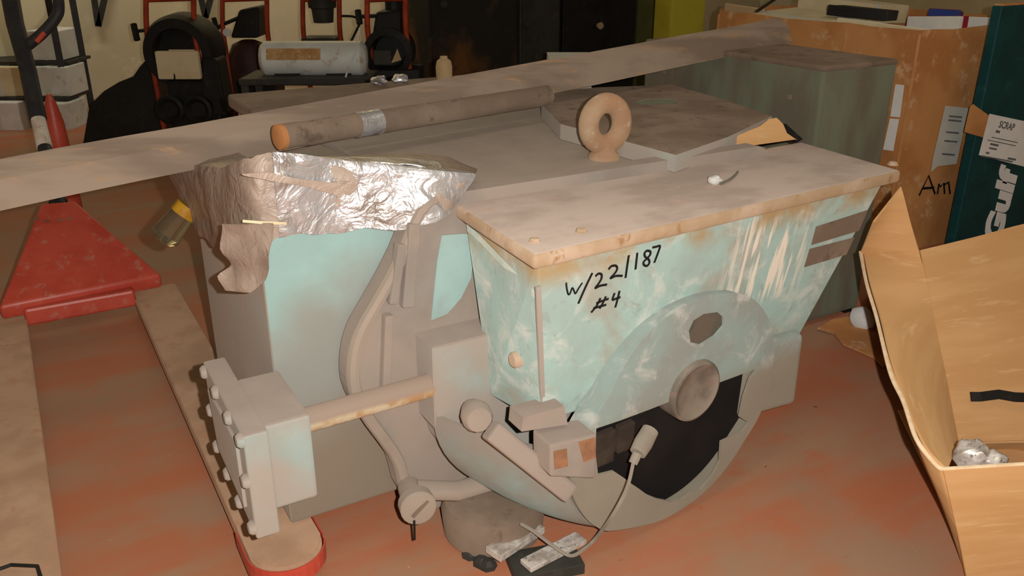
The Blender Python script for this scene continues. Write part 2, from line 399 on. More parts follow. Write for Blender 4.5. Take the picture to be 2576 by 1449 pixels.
# pale smears across the end box's left side
SN = (BL1-FL1).cross(FL0-FL1).normalized()
if SN.x > 0: SN = -SN
MT['smear'] = m_vary('pale_paint_smear', (206, 210, 196), (190, 202, 188), 16, .6, 0, (176, 192, 180))
def side(s_, t_): return FL1.lerp(BL1, s_).lerp(FL0.lerp(BL0, s_), t_) + SN*.003
for pts_, w_ in (([(.96, .05), (.75, .07), (.5, .11), (.25, .15), (.03, .18)], .020), ([(.95, .27), (.8, .30), (.6, .31), (.4, .30), (.25, .30)], .012)):
    bm = B(); ribbon(bm, spline([side(*q) for q in pts_], 5), w_, SN, .0008); lab(link('paint_smear', bm, 'smear', ebox), 'pale smear on the teal paint')
# writing in marker
def zpx(p): return (1080+p[0]*.3796, 350+p[1]*.3796)
STROKES = [
 ('w', [[(905, 950), (908, 985), (918, 1025), (930, 1022), (944, 985), (955, 1000), (966, 1022), (985, 990), (1012, 950)]]),
 ('slash', [[(1078, 885), (1030, 985), (985, 1088)]]),
 ('digit', [[(1098, 908), (1118, 890), (1138, 895), (1138, 922), (1120, 955), (1098, 985), (1130, 970), (1175, 962)]]),
 ('digit', [[(1185, 862), (1205, 840), (1235, 838), (1242, 860), (1225, 890), (1198, 920), (1235, 905), (1278, 905)]]),
 ('slash', [[(1320, 768), (1308, 845), (1298, 918)]]),
 ('digit', [[(1376, 752), (1370, 805), (1364, 862)]]),
 ('digit', [[(1462, 742), (1440, 738), (1424, 755), (1428, 778), (1450, 795), (1456, 818), (1440, 838), (1420, 832), (1418, 812), (1442, 788), (1462, 762), (1462, 742)]]),
 ('digit', [[(1476, 716), (1500, 712), (1526, 708), (1512, 755), (1488, 818)]]),
 ('hash', [[(1132, 1052), (1108, 1100), (1070, 1148)], [(1168, 1040), (1150, 1080), (1126, 1122)], [(1104, 1086), (1145, 1070), (1186, 1056)], [(1084, 1120), (1125, 1108), (1170, 1096)]]),
 ('digit', [[(1226, 1018), (1212, 1062), (1238, 1054), (1264, 1046)], [(1258, 1004), (1246, 1056), (1230, 1114)]]),
]
for nm, sts in STROKES:
    bm = B()
    for s in sts: ribbon(bm, spline([apl(*zpx(q), FL1, PN)+PN*.0008 for q in s], 5), .0058 if nm != 'w' else .0042, PN)
    link('marker_'+nm, bm, 'ink', ebox)
# -- split end disc round the shaft
a, tl = math.radians(5), math.radians(-2)
DU = V((math.cos(a), math.sin(a), 0)); DN = V((math.sin(a)*math.cos(tl), -math.cos(a)*math.cos(tl), math.sin(tl))); DV = DN.cross(DU)
DP = az(1500, 1335, .092)
def d2(x, y): p = apl(x, y, DP, DN)-DP; return (p.dot(DU), p.dot(DV))
RIM = [(1850, 737), (1795, 742), (1740, 760), (1690, 788), (1640, 830), (1598, 880), (1560, 938), (1531, 1000), (1500, 1048), (1470, 1100), (1446, 1155), (1436, 1208), (1446, 1258), (1474, 1304), (1500, 1325), (1530, 1336), (1600, 1326), (1655, 1312), (1700, 1290), (1752, 1255), (1800, 1210), (1840, 1160), (1872, 1110), (1903, 1060), (1925, 1008), (1942, 940), (1948, 880), (1942, 825), (1920, 778), (1888, 748)]
rim2 = [V((*d2(*p), 0)) for p in RIM]; rim2 = spline(rim2 + [rim2[0]], 3)[:-1]
DC = sum(rim2, V((0, 0, 0)))/len(rim2); DR = sum((q-DC).length for q in rim2)/len(rim2)
def oval(k): return [(DC.x+(q.x-DC.x)*k, DC.y+(q.y-DC.y)*k) for q in rim2]
POL = sorted((math.atan2(q.y-DC.y, q.x-DC.x) % math.tau, (q-DC).length) for q in rim2)
def rad_at(an):
    an %= math.tau
    for (a0_, r0), (a1_, r1) in zip(POL, POL[1:]):
        if a0_ <= an <= a1_: return r0 + (r1-r0)*(an-a0_)/max(a1_-a0_, 1e-6)
    return POL[0][1]
circ = oval(1.0)
hole = [d2(*p) for p in [(1500, 1078), (1560, 1058), (1640, 1028), (1720, 996), (1800, 966), (1870, 940), (1908, 926), (1888, 952), (1872, 1000), (1862, 1050), (1884, 1064), (1868, 1086), (1815, 1112), (1812, 1160), (1792, 1198), (1762, 1232), (1738, 1240), (1715, 1256), (1690, 1263), (1655, 1256), (1630, 1246), (1608, 1230), (1590, 1218), (1572, 1204), (1545, 1186), (1505, 1196), (1498, 1140)]]
win = [d2(*p) for p in [(1737, 862), (1733, 832), (1745, 806), (1770, 790), (1805, 785), (1822, 800), (1822, 820), (1800, 846), (1765, 868)]]
bm = B(); plate(bm, circ, [hole, win], DP, DU, DV, DN, .008)
t = NT('mottled_teal_casting'); co = t.coord(which='World'); sx = t.n('ShaderNodeSeparateXYZ'); t.l(co, sx.inputs[0])
c = t.mix(t.ramp(t.noise(co, 5, 5, .6), .38, .62), lin((148, 164, 157)), lin((146, 150, 143)))
c = t.mix(t.mul(t.ramp(t.noise(co, 9, 7, .7, .8), .50, .68), .8), c, lin((194, 192, 184)))
c = t.mix(t.ramp(sx.outputs[2], .44, .36), c, t.mix(t.noise(co, 8, 5), lin((136, 128, 112)), lin((156, 146, 130))))
t.bump(t.noise(co, 40, 6, .65), .25, .004); MT['casting'] = t.base(c, .58, 0, .3)
disc = link('end_disc', bm, 'casting', motor); lab(disc, 'round end plate with torn dark opening')
def D3(x, y, d=0): return DP + DU*x + DV*y - DN*d
bm = B(); plate(bm, oval(.99), [oval(.965)], D3(0, 0, .007), DU, DV, DN, .06)
link('disc_drum', bm, 'casting', disc, True)
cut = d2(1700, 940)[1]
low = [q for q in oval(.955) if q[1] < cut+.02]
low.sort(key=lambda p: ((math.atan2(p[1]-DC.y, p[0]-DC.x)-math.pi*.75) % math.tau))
bm = B(); plate(bm, low, [], D3(0, 0, .045), DU, DV, DN, .004); lab(link('cavity_shadow_plate', bm, 'cavity_shadow', disc), 'black plate standing in for shade behind the torn plate')  # flat black sheet imitates the shade inside the opening
wc = sum((V((*q, 0)) for q in win), V((0, 0, 0)))/len(win)
MT['window_shadow'] = m_vary('dark_olive_window_shadow', (84, 84, 72), (104, 92, 78), 14, .8)  # dark olive colour stands for the shade inside the window
bm = B(); plate(bm, [(wc.x+(q[0]-wc.x)*1.15, wc.y+(q[1]-wc.y)*1.15) for q in win], [], D3(0, 0, .011), DU, DV, DN, .004); lab(link('window_shadow_plate', bm, 'window_shadow', disc), 'dark plate painted as shade in the inspection window')
sc2 = d2(1743, 980)
bm = B(); lathe(bm, D3(sc2[0], sc2[1], .085), DN, [(0, DR*.255), (.095, DR*.255), (.100, DR*.248), (.102, DR*.23), (.096, DR*.19), (.094, DR*.05)], 40)
lab(link('shaft_end', bm, 'shaft', motor, True), 'round dull steel shaft end')
for (x0, y0, x1, y1, dd) in ((1504, 1085, 1558, 1186, .010), (1562, 1066, 1608, 1150, .012)):
    A_, B_ = d2(x0, y1), d2(x1, y0)
    bm = B(); hexa(bm, [D3(A_[0], A_[1], dd+.02), D3(B_[0], A_[1], dd+.02), D3(B_[0], A_[1], dd), D3(A_[0], A_[1], dd), D3(A_[0], B_[1], dd+.02), D3(B_[0], B_[1], dd+.02), D3(B_[0], B_[1], dd), D3(A_[0], B_[1], dd)], .004)
    link('brush_holder', bm, m_vary('dark_brown_oxide', (70, 58, 48), (54, 45, 38), 12, .8) if 'oxide' not in MT else MT['oxide'], disc)
bm = B(); tube(bm, [ay(1636, 1082, 1.40), ay(1618, 1115, 1.385), ay(1604, 1140, 1.375)], [.021, .023, .02], 14); tube(bm, [ay(1604, 1140, 1.375), ay(1592, 1166, 1.37)], [.012, .011], 10)
probe = link('sensor_probe', bm, 'cable', motor, True)
bm = B(); tube(bm, spline([ay(1593, 1164, 1.37), ay(1578, 1225, 1.365), ay(1545, 1290, 1.36), az(1500, 1352, .07), az(1470, 1380, .05), az(1435, 1398, .055), az(1390, 1372, .075), az(1340, 1335, .10), az(1310, 1318, .125)], 6), .0048, 6)
link('sensor_cable', bm, 'cable', probe, True)
MT['teal_bell'] = m_paint('sheltered_teal_paint', (150, 166, 160), (140, 152, 145), patch=.26, dust=(150, 137, 124), updust=.3)
# -- lower bell between disc and frame
bm = B(); NB = 40; rows = []
for i in range(7):
    f = i/6; cy_ = .0
    row = []
    for k in range(NB+1):
        an = math.pi + math.pi*k/NB
        p0 = D3(DC.x + rad_at(an)*.985*math.cos(an), DC.y + rad_at(an)*.985*math.sin(an), .03)
        p1 = V((1.345 + .575*math.cos(an), 1.715, .40 + .375*math.sin(an)))
        g = f**.75
        row.append(p0.lerp(p1, f)*1.0 + V((0, 0, 0)) + (V((math.cos(an), 0, math.sin(an)))*.02*math.sin(math.pi*f)))
    rows.append(row)
sheet(bm, rows, .012); link('end_bell', bm, 'teal_bell', motor, True)
# -- shoulder block / end plate behind the bell
bm = B(); out = [V((.762, 1.70, .589)), V((.762, 1.70, .36))]
for k in range(13):
    an = math.pi + math.pi*k/12; out.append(V((1.345 + .578*math.cos(an), 1.70, .395 + .36*math.sin(an))))
out += [V((1.93, 1.70, .36)), V((1.93, 1.70, .589))]
poly_prism(bm, out, (0, .14, 0)); bmesh.ops.bevel(bm, geom=bm.edges[:], offset=.004, segments=1, affect='EDGES')
link('shoulder_plate', bm, 'teal', motor)
# -- bulging ring flange
ringpx = [(1093, 486), (1039, 536), (1001, 627), (962, 705), (925, 770), (890, 834), (873, 900), (874, 975), (905, 1045), (945, 1100), (985, 1160), (1003, 1225)]
lefts = [ay(*p, 1.80) for p in ringpx]; lefts = [V((p.x, 0, p.z)) for p in lefts]
lefts[0].z = min(lefts[0].z, .93)
prof = [V((MX-.2, 0, .93))] + spline(lefts, 3) + [V((.74, 0, .05)), V((MX-.1, 0, .05))]
def mirror(ps): return ps + [V((2*MX-p.x, p.y, p.z)) for p in reversed(ps)]
ring = mirror(prof)
bm = B(); poly_prism(bm, [p+V((0, 1.80, 0)) for p in ring], (0, .05, 0)); link('frame_flange', bm, 'teal_dusty', motor)
flg = motor.children[-1]
rimw = [p for p in spline(lefts, 3)]
bm = B(); tube(bm, [p+V((.016, 1.795, 0)) for p in rimw[1:]], .016, 8); link('flange_rim', bm, 'dust', flg, True)
for (a1, b1, w_) in (((1008, 612), (985, 762), .022), ((975, 790), (967, 1000), .022), ((1040, 560), (1022, 770), .03)):
    bm = B(); bar(bm, ay(*a1, 1.79), ay(*b1, 1.79), w_, .03, (0, 1, 0), .004); link('rib', bm, 'teal_dusty', flg)
lens = [(1112, 592), (1165, 588), (1190, 590), (1192, 640), (1185, 700), (1160, 750), (1125, 790), (1085, 806), (1092, 740), (1100, 660)]
bm = B(); poly_prism(bm, [ay(*p, 1.797) for p in lens], (0, .006, 0)); lab(link('clean_patch', bm, 'teal_light', flg), 'clean teal crescent among the dust')
# -- frame body, top, rear end
body = mirror([V((MX-.2, 0, .87)), V((.86, 0, .87)), V((.86, 0, .12)), V((1.0, 0, .06))])
bm = B(); poly_prism(bm, [p+V((0, 1.85, 0)) for p in body], (0, 1.45, 0)); link('frame_body', bm, 'teal', motor)
bm = B(); box(bm, (.85, 1.85, .868), (1.98, 3.25, .9), .006); link('top_plate', bm, 'dust', motor)
bm = B(); box(bm, (.80, 3.34, .3), (2.05, 3.64, .845), .01); link('rear_end_box', bm, 'teal', motor)
bm = B(); hexa(bm, [V(p) for p in ((.775, 3.30, .845), (2.1, 3.30, .845), (2.1, 3.68, .845), (.775, 3.68, .845), (.775, 3.30, .9), (2.1, 3.30, .9), (2.1, 3.68, .9), (.775, 3.68, .9))], .012); lab(link('rear_lid', bm, 'brown_dust', motor), 'brown dusty lid of the far end')
# -- eye bolt
ec = az(1519, 398, .9); bm = B()
ring_d = (RT*.90 + V((0, 0, 0)) + FWD*.0 + V((.0, .35, 0))).normalized(); ring_d.z = 0; ring_d.normalize()
cz = ec + V((0, 0, .100))
tube(bm, [cz + (ring_d*math.cos(k*math.tau/28)*.054 + V((0, 0, 1))*math.sin(k*math.tau/28)*.060) for k in range(28)], .0295, 14, closed=True)
lathe(bm, ec, (0, 0, 1), [(0, .046), (.012, .044), (.022, .034), (.05, .03)], 20)
lab(link('lifting_eye', bm, 'rustring', motor, True), 'rusty lifting ring')
# -- terminal box on the left flank
bm = B(); hexa(bm, [V(p) for p in ((.424, 1.872, .092), (.80, 1.872, .092), (.80, 2.65, .092), (.424, 2.65, .092), (.424, 1.872, .93), (.85, 1.872, .93), (.85, 2.65, .88), (.424, 2.65, .86))], .008)
tb = link('terminal_box', bm, 'terminal', motor); lab(tb, 'light teal terminal box wrapped at the top')
# -- junction box and conduit
bm = B(); box(bm, (.333, 1.62, .332), (.433, 1.862, .545), .008); jb = link('junction_box', bm, 'teal', motor)
bm = B(); hexa(bm, [V(p) for p in ((.284, 1.60, .285), (.336, 1.60, .285), (.336, 1.955, .32), (.284, 1.955, .32), (.284, 1.60, .545), (.336, 1.60, .545), (.336, 1.985, .55), (.284, 1.985, .55))], .005); cov = link('junction_cover', bm, 'teal', jb)
bm = B(); poly_prism(bm, [V(p) for p in ((.285, 1.66, .335), (.285, 1.90, .355), (.285, 1.93, .50), (.285, 1.66, .50))], (-.008, 0, 0)); link('cover_panel', bm, 'teal', cov)
for (y, z) in ((1.615, .53), (1.615, .43), (1.615, .31), (1.72, .53), (1.84, .535), (1.965, .53), (1.955, .43), (1.94, .335), (1.84, .315), (1.73, .305)):
    bm = B(); lathe(bm, (.286, y, z), (-1, 0, 0), [(0, .017), (.008, .017), (.014, .012)], 10); link('cover_bolt', bm, 'teal', cov, True)
bm = B(); tube(bm, [(.43, 1.73, .468), (.80, 1.73, .474)], .030, 16)
t = NT('chalky_rusty_conduit'); co = t.coord(which='World'); g = t.n('ShaderNodeNewGeometry'); sx = t.n('ShaderNodeSeparateXYZ'); t.l(g.outputs['Normal'], sx.inputs[0])
c = t.mix(t.ramp(sx.outputs[2], .3, -.2), lin((158, 138, 122)), t.mix(t.ramp(t.noise(co, 18, 5), .4, .6), lin((196, 180, 150)), lin((178, 140, 100))))
t.bump(t.noise(co, 60, 5), .2, .003); MT['conduit'] = t.base(c, .7)
link('conduit', bm, 'conduit', jb, True)
# -- small fittings on the left below the end box
bm = B(); p = ay(1212, 1052, 1.60); lathe(bm, p+V((0, .05, 0)), (-.25, -1, .15), [(0, .028), (.035, .038), (.06, .038), (.075, .03)], 14); link('drain_elbow', bm, 'dust', motor, True)
bm = B(); bar(bm, ay(1232, 1080, 1.52), ay(1432, 1240, 1.44), .05, .045, (0, -1, .2), .008); link('clamp_bar', bm, 'teal_dusty', motor)
MT['rustspot'] = m_vary('dull_rust', (158, 112, 80), (140, 100, 74), 30, .8)
q = [ay(*p, 1.405) for p in ((1385, 1200), (1500, 1205), (1502, 1092), (1385, 1120))]
bm = B(); hexa(bm, [q[0], q[1], q[1]+V((0, .08, 0)), q[0]+V((0, .08, 0)), q[3], q[2], q[2]+V((0, .08, 0)), q[3]+V((0, .08, 0))], .006); br = link('brush_bracket', bm, 'teal_dusty', motor)
for pp in (((1392, 1135), (1425, 1128), (1428, 1172), (1395, 1180)), ((1455, 1112), (1496, 1100), (1498, 1150), (1468, 1162))):
    bm = B(); poly_prism(bm, [ay(*p, 1.4045) for p in pp], (0, -.002, 0)); link('rust_spot', bm, 'rustspot', br)
q = [ay(*p, 1.46) for p in ((1312, 1086), (1428, 1068), (1420, 1022), (1316, 1050))]
bm = B(); poly_prism(bm, q, (0, .06, 0)); link('ledge', bm, 'teal_dusty', motor)
q = [ay(*p, 1.53) for p in ((1862, 1058), (2004, 1018), (2028, 838), (1882, 872))]
bm = B(); hexa(bm, [q[0], q[1], q[1]+V((-.03, .25, 0)), q[0]+V((0, .25, 0)), q[3], q[2], q[2]+V((-.03, .25, 0)), q[3]+V((0, .25, 0))], .02, 3); link('side_bracket', bm, 'casting', motor)
bm = B(); p = ay(1050, 1272, 1.68); lathe(bm, p, (-.2, -1, .1), [(-.10, .03), (-.02, .036), (-.02, .046), (.012, .046), (.016, .040)], 20); tube(bm, [p+V((.02, .05, .01)), ay(1150, 1235, 1.70), ay(1270, 1200, 1.72)], .026, 12); dp = link('drain_pipe', bm, 'dust', motor, True)
bm = B(); bar(bm, p+V((-.022, -.019, -.014)), p+V((.022, -.017, .018)), .008, .006, (0, -1, 0)); link('plug_slot', bm, 'brown_dust', dp)
bm = B(); tube(bm, [ay(1042, 1310, 1.66), ay(1043, 1358, 1.655)], .003, 6); link('hanging_wire', bm, 'black', dp)
# -- feet
fc = az(1240, 1262, .09); bm = B(); lathe(bm, (fc.x, fc.y, .012), (0, 0, 1), [(0, .135), (.07, .14), (.095, .13), (.108, .10)], 28); ft = link('foot_pad', bm, 'brown_dust', motor, True)
bm = B(); box(bm, (.82, 1.86, .0), (.98, 3.2, .12), .01); link('foot_rail', bm, 'dust', motor)
bm = B(); box(bm, (1.72, 1.86, .0), (1.88, 3.2, .12), .01); link('foot_rail', bm, 'dust', motor)
bm = B(); hexa(bm, [V(p) for p in ((.735, 1.805, .05), (.83, 1.80, .05), (.83, 1.84, .05), (.735, 1.84, .05), (.70, 1.80, .33), (.80, 1.80, .33), (.80, 1.84, .33), (.70, 1.84, .33))], .006); link('foot_web', bm, 'teal_dusty', motor)

# ---------------------------------------------------------------- packing and scraps under the foot
def shim(a, b, wd, th, z, mat, label, name='shim_strip'):
    bm = B(); A_, B_ = az(*a, z), az(*b, z); A_.z = B_.z = z; bar(bm, A_, B_, wd, th, (0, 0, 1), .002)
    return tag(link(name, bm, mat), label, 'metal strip')
shim((1240, 1395), (1352, 1322), .055, .02, .052, 'foil', 'pale foil-covered strip lying beside the round motor foot')
shim((1322, 1424), (1462, 1352), .045, .014, .040, 'foil', 'pale strip crossed by the grey cable on the floor')
shim((1285, 1432), (1455, 1400), .10, .03, .016, 'darkgrey', 'dark flat plate under the pale strips')
bm = B()
for k in range(9):
    p = az(1195+random.uniform(-15, 60), 1368+random.uniform(-12, 50), .012); lathe(bm, p-V((0, 0, .012)), (0, 0, 1), [(0, .025), (.012, .022), (.022, .010)], 7)
tag(link('floor_grit', bm, 'darkgrey'), 'dark crumbs of dirt on the red floor by the foot', 'dirt', kind='stuff')

# ================================================================ plastic wrap and tape on the terminal box
CT = [((.88, 1.80, .905), (.935, 1.81, .965), (1.06, 2.02, .915)),
      ((.80, 1.79, .868), (.845, 1.80, .985), (.95, 2.1, .955)),
      ((.62, 1.858, .862), (.65, 1.858, 1.02), (.75, 2.15, .962)),
      ((.47, 1.858, .872), (.475, 1.86, 1.062), (.56, 2.15, .962)),
      ((.408, 1.885, .83), (.42, 1.91, 1.04), (.52, 2.2, .962)),
      ((.395, 2.1, .77), (.40, 2.1, .985), (.52, 2.3, .95)),
      ((.402, 2.4, .72), (.388, 2.4, .925), (.52, 2.45, .94)),
      ((.405, 2.66, .70), (.365, 2.68, .87), (.52, 2.6, .925)),
      ((.50, 2.76, .72), (.5, 2.74, .85), (.62, 2.62, .92))]
def wrapgrid(i0, i1, off=0.0, lo=0.0, hi=1.0, n=9, amp=.012, seed=0, inner=True):
    cols = [spline([c[k] for c in CT], n) for k in range(3)]
    rows = []
    for j in range(15):
        t_ = j/14; row = []
        for s in range(i0*n, i1*n+1):
            b, tp, inn = cols[0][s], cols[1][s], cols[2][s]
            tt = lo + (hi-lo)*t_
            jag = .012*noise.noise(V((s*.35, seed, 3.1)))*(1-t_)
            if inner: p = b.lerp(tp, tt/.55) if tt < .55 else tp.lerp(inn, (tt-.55)/.45)
            else: p = b.lerp(tp, tt)
            d = (p - V((.68, 2.25, .75))); d.z *= .6; d.normalize()
            q = p*11 + V((seed, 0, 0))
            p = p + d*(off + amp*(noise.noise(q) + .6*noise.noise(q*2.3))) + V((0, 0, jag))
            row.append(p)
        rows.append(row)
    return rows
wrap = thing('plastic_wrap', (.55, 2.2, .62), 'crumpled dusty plastic and silver tape wrapped over the terminal box top', 'plastic wrap')
bm = B(); sheet(bm, wrapgrid(0, 8), .003); link('film', bm, 'film', wrap, True)
bm = B(); sheet(bm, wrapgrid(0, 3, .010, .0, .60, amp=.008, seed=4), .002); lab(link('silver_tape', bm, 'silver', wrap, True), 'bright silver tape band')
bm = B(); sheet(bm, wrapgrid(1, 3, .014, .60, .78, amp=.007, seed=9), .002); lab(link('silver_tape', bm, 'silver', wrap, True), 'bright silver tape folded over the top')
def crumple(name, pxs, fn, mat, parent, th=.003, amp=.012, seed=0, n=8):
    """pxs: left edge and right edge outline points, filled between"""
    L, R = spline([fn(*p) for p in pxs[0]], 4), spline([fn(*p) for p in pxs[1]], 4)
    rows = []
    for a_, b_ in zip(L, R):
        rows.append([a_.lerp(b_, k/n) + V((-.6, -.8, 0))*amp*(.6+noise.noise((a_.lerp(b_, k/n))*19+V((seed, 0, 0)))) for k in range(n+1)])
    bm = B(); sheet(bm, rows, th); return link(name, bm, mat, parent, True)
crumple('hanging_flap', ([(565, 560), (562, 620), (585, 662), (553, 690), (575, 725)], [(690, 560), (690, 600), (684, 640), (672, 700), (640, 728)]), lambda x, y: apl(x, y, V((.415, 1.868, .8)), V((-.75, -.65, 0))), 'film', wrap, amp=.016, seed=2)
crumple('tape_tongue', ([(728, 556), (735, 585)], [(770, 552), (752, 585)]), lambda x, y: ay(x, y, 1.855), 'film', wrap, amp=.004)
crumple('torn_strip', ([(836, 455), (838, 475), (850, 498)], [(878, 455), (868, 475), (856, 498)]), lambda x, y: ay(x, y, 1.84), 'film', wrap, amp=.006)
bm = B(); ribbon(bm, [ay(610, 556, 1.85), ay(660, 560, 1.845), ay(720, 562, 1.842)], .006, (0, -1, 0)); link('straw', bm, 'creamcard', wrap)
crumple('fold_band', ([(610, 436), (680, 434), (760, 450), (872, 462)], [(614, 440), (680, 454), (756, 466), (850, 492)]), lambda x, y: ay(x, y, 1.835), 'film', wrap, amp=.006, seed=5, n=4)
# clear cup with an amber band hanging at the wrap
cp0, cp1 = ad(470, 525, 2.5), ad(408, 605, 2.5)
cup = thing('plastic_cup', cp1, 'small clear plastic tube with amber band behind the wrapped box', 'tube')
bm = B(); dct = (cp1-cp0); Lc = dct.length; lathe(bm, cp0, dct, [(0, .035), (Lc*.9, .042), (Lc, .03)], 18, False, True); link('tube_wall', bm, 'clear', cup, True)
bm = B(); lathe(bm, cp0, dct, [(-.01, .037), (.022, .037)], 18); link('band', bm, 'yellowband', cup, True)

# ================================================================ things lying on the motor
def angle_iron(a, b, leg, th):
    bm = B(); a, b = V(a), V(b); d = (b-a).normalized(); s = d.cross(V((0, 0, 1))).normalized(); u = s.cross(d)
    k = math.sqrt(.5); n2 = (-s*k-u*k); e1 = s*.80-u*.60; e2 = s*.36-u*.93
    m1 = e1*leg*.48; m2 = m1 + e2*leg*.55
    pr = [V((0, 0, 0)), m1, m2, m2 - s*th, m1 - s*th - u*th*.4, -u*th*1.6, n2*leg - u*th*1.2, n2*leg]
    N = 26; rings = []
    for i in range(N+1):
        p = a.lerp(b, i/N) + V((0, 0, .004*noise.noise(V((i*.4, 1, 0)))))
        rings.append([bm.verts.new(p+q) for q in pr])
    for A_, B_ in zip(rings, rings[1:]):
        for j in range(8): bm.faces.new((A_[j], A_[(j+1) % 8], B_[(j+1) % 8], B_[j]))
    bm.faces.new(rings[0]); bm.faces.new(rings[-1][::-1])
    return link('angle_iron', bm, 'iron')
RL, RR_ = az(0, 400, 1.0), az(1962, 44, 1.165)
RL2 = RL + (RL-RR_).normalized()*.75
tag(angle_iron(RL2, RR_, .13, .012), 'long dusty angle iron laid ridge-up across the top of the motor', 'angle iron')
# round pole
pl = thing('round_pole', (1.05, 2.37, .965), 'dusty round pole with orange sawn end on top of the motor', 'pole')
PA, PB = az(702, 345, 1.0), az(1345, 245, .995)
PB = PB + (PB-PA).normalized()*.06
bm = B(); tube(bm, [PA.lerp(PB, i/20)+V((0, 0, .003*noise.noise(V((i*.7, 0, 0))))) for i in range(21)], .034, 16); link('shaft', bm, 'brown_dust', pl, True)
bm = B(); dv = (PA-PB).normalized(); lathe(bm, PA, dv, [(-.012, .0345), (.004, .0345), (.006, .03)], 18); lab(link('sawn_end', bm, 'orange_wood', pl, True), 'orange sawn end')
p0 = az(912, 322, 1.0); f0 = (p0-PA).dot(PB-PA)/(PB-PA).length_squared
bm = B(); q0, q1 = PA.lerp(PB, f0+.015), PA.lerp(PB, f0+.09); tube(bm, [q0, q0.lerp(q1, .5), q1], [.0365, .036, .0365], 16); lab(link('tape_band', bm, 'silver', pl, True), 'white tape band')
# brown dusty cover plate with teal edge
CP = [az(*p, .95) for p in ((1410, 312), (1560, 352), (1700, 390), (1830, 345), (1942, 292), (1820, 250), (1690, 213), (1500, 220), (1372, 232), (1362, 262))]
hp = az(1652, 256, .95); hol = [(hp.x+.085*math.cos(k*math.tau/16), hp.y+.055*math.sin(k*math.tau/16)) for k in range(16)]
bm = B(); plate(bm, [(p.x, p.y) for p in CP], [hol], (0, 0, .95), (1, 0, 0), (0, 1, 0), (0, 0, 1), .048)
cover = link('cover_plate', bm, ['brown_dust', 'teal'], None, False); two_mat(cover); tag(cover, 'flat cover plate with brown dusty top, oval hole and teal edge on the motor', 'cover')
bm = B(); lathe(bm, (hp.x, hp.y, .912), (0, 0, 1), [(0, .05), (.0375, .05)], 16)  # flush dark disc added to imitate the shade down the hole
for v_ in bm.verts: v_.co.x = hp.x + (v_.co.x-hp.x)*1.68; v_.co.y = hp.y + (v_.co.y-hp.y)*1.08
lab(link('hole_shadow_disc', bm, 'green_dark', cover), 'dark green disc painted as shade in the oval hole')
# torn cardboard strip behind the lid
bm = B(); up = [(1722, 398), (1760, 380), (1800, 362), (1850, 346), (1885, 330), (1915, 318), (1938, 300), (1955, 297), (1970, 312), (1980, 335), (2005, 352)]
poly_prism(bm, [ay(*p, 1.905)+V((0, .0, .0)) for p in up] + [V((ay(2005, 352, 1.905).x, 1.905, .90)), V((ay(1722, 398, 1.905).x, 1.905, .905))], (0, .006, 0))
tag(link('torn_cardboard', bm, 'card'), 'torn tan cardboard strip standing behind the motor lid', 'cardboard')
bm = B(); q = [ay(*p, 1.93) for p in ((1968, 318), (1978, 312), (2020, 350), (2004, 360))]; poly_prism(bm, q, (0, .02, .0)); tag(link('dark_shard', bm, 'black'), 'small dark glossy shard beside the torn cardboard strip', 'shard')
# shiny nut on the lid and specks
bm = B(); p = az(1797, 462, .9); bmesh.ops.create_icosphere(bm, subdivisions=2, radius=.019)
for v_ in bm.verts: v_.co *= 1+.3*noise.noise(v_.co*90); v_.co.z *= .7; v_.co += p+V((0, 0, .011))
MT['bright'] = m_vary('bright_foil', (250, 248, 244), (240, 238, 234), 20, .25, .3, None, .2)
ball = link('foil_ball', bm, 'bright', None, True); tag(ball, 'small bright ball of foil on the motor lid', 'foil')
bm = B(); tube(bm, spline([az(1812, 462, .905), az(1835, 452, .907), az(1850, 440, .904), az(1856, 432, .904)], 5), .0035, 6); tag(link('bent_wire', bm, 'green_dark'), 'short bent wire beside the foil ball on the lid', 'wire')

# ================================================================ dark green cabinet behind
cab = thing('steel_cabinet', (2.79, 2.7, 0), 'dark green dusty steel cabinet standing behind the motor lid', 'cabinet')
bm = B(); box(bm, (2.585, 2.205, .02), (2.99, 3.245, 1.05), .012, 0, 3); link('body', bm, 'green_dark', cab)
bm = B(); box(bm, (2.583, 2.203, 1.04), (2.992, 3.247, 1.062), .008, 0, 2); link('top_cover', bm, 'brown_dust', cab)
bm = B(); box(bm, (2.61, 2.202, .04), (2.965, 2.207, .99), .002); link('front_panel', bm, 'green_dark', cab)
bm = B(); box(bm, (2.582, 2.24, .04), (2.587, 3.2, .99), .002); link('side_panel', bm, 'green_dark', cab)
for (y, z) in ((3.1, .93), (2.35, .93)):
    bm = B(); lathe(bm, (2.583, y, z), (-1, 0, 0), [(0, .012), (.006, .010)], 10); link('screw', bm, 'brown_dust', cab)
for x in (2.60, 2.93):
    for y in (2.22, 3.19):
        bm = B(); box(bm, (x, y, 0), (x+.045, y+.045, .03), .002); link('foot', bm, 'black', cab)

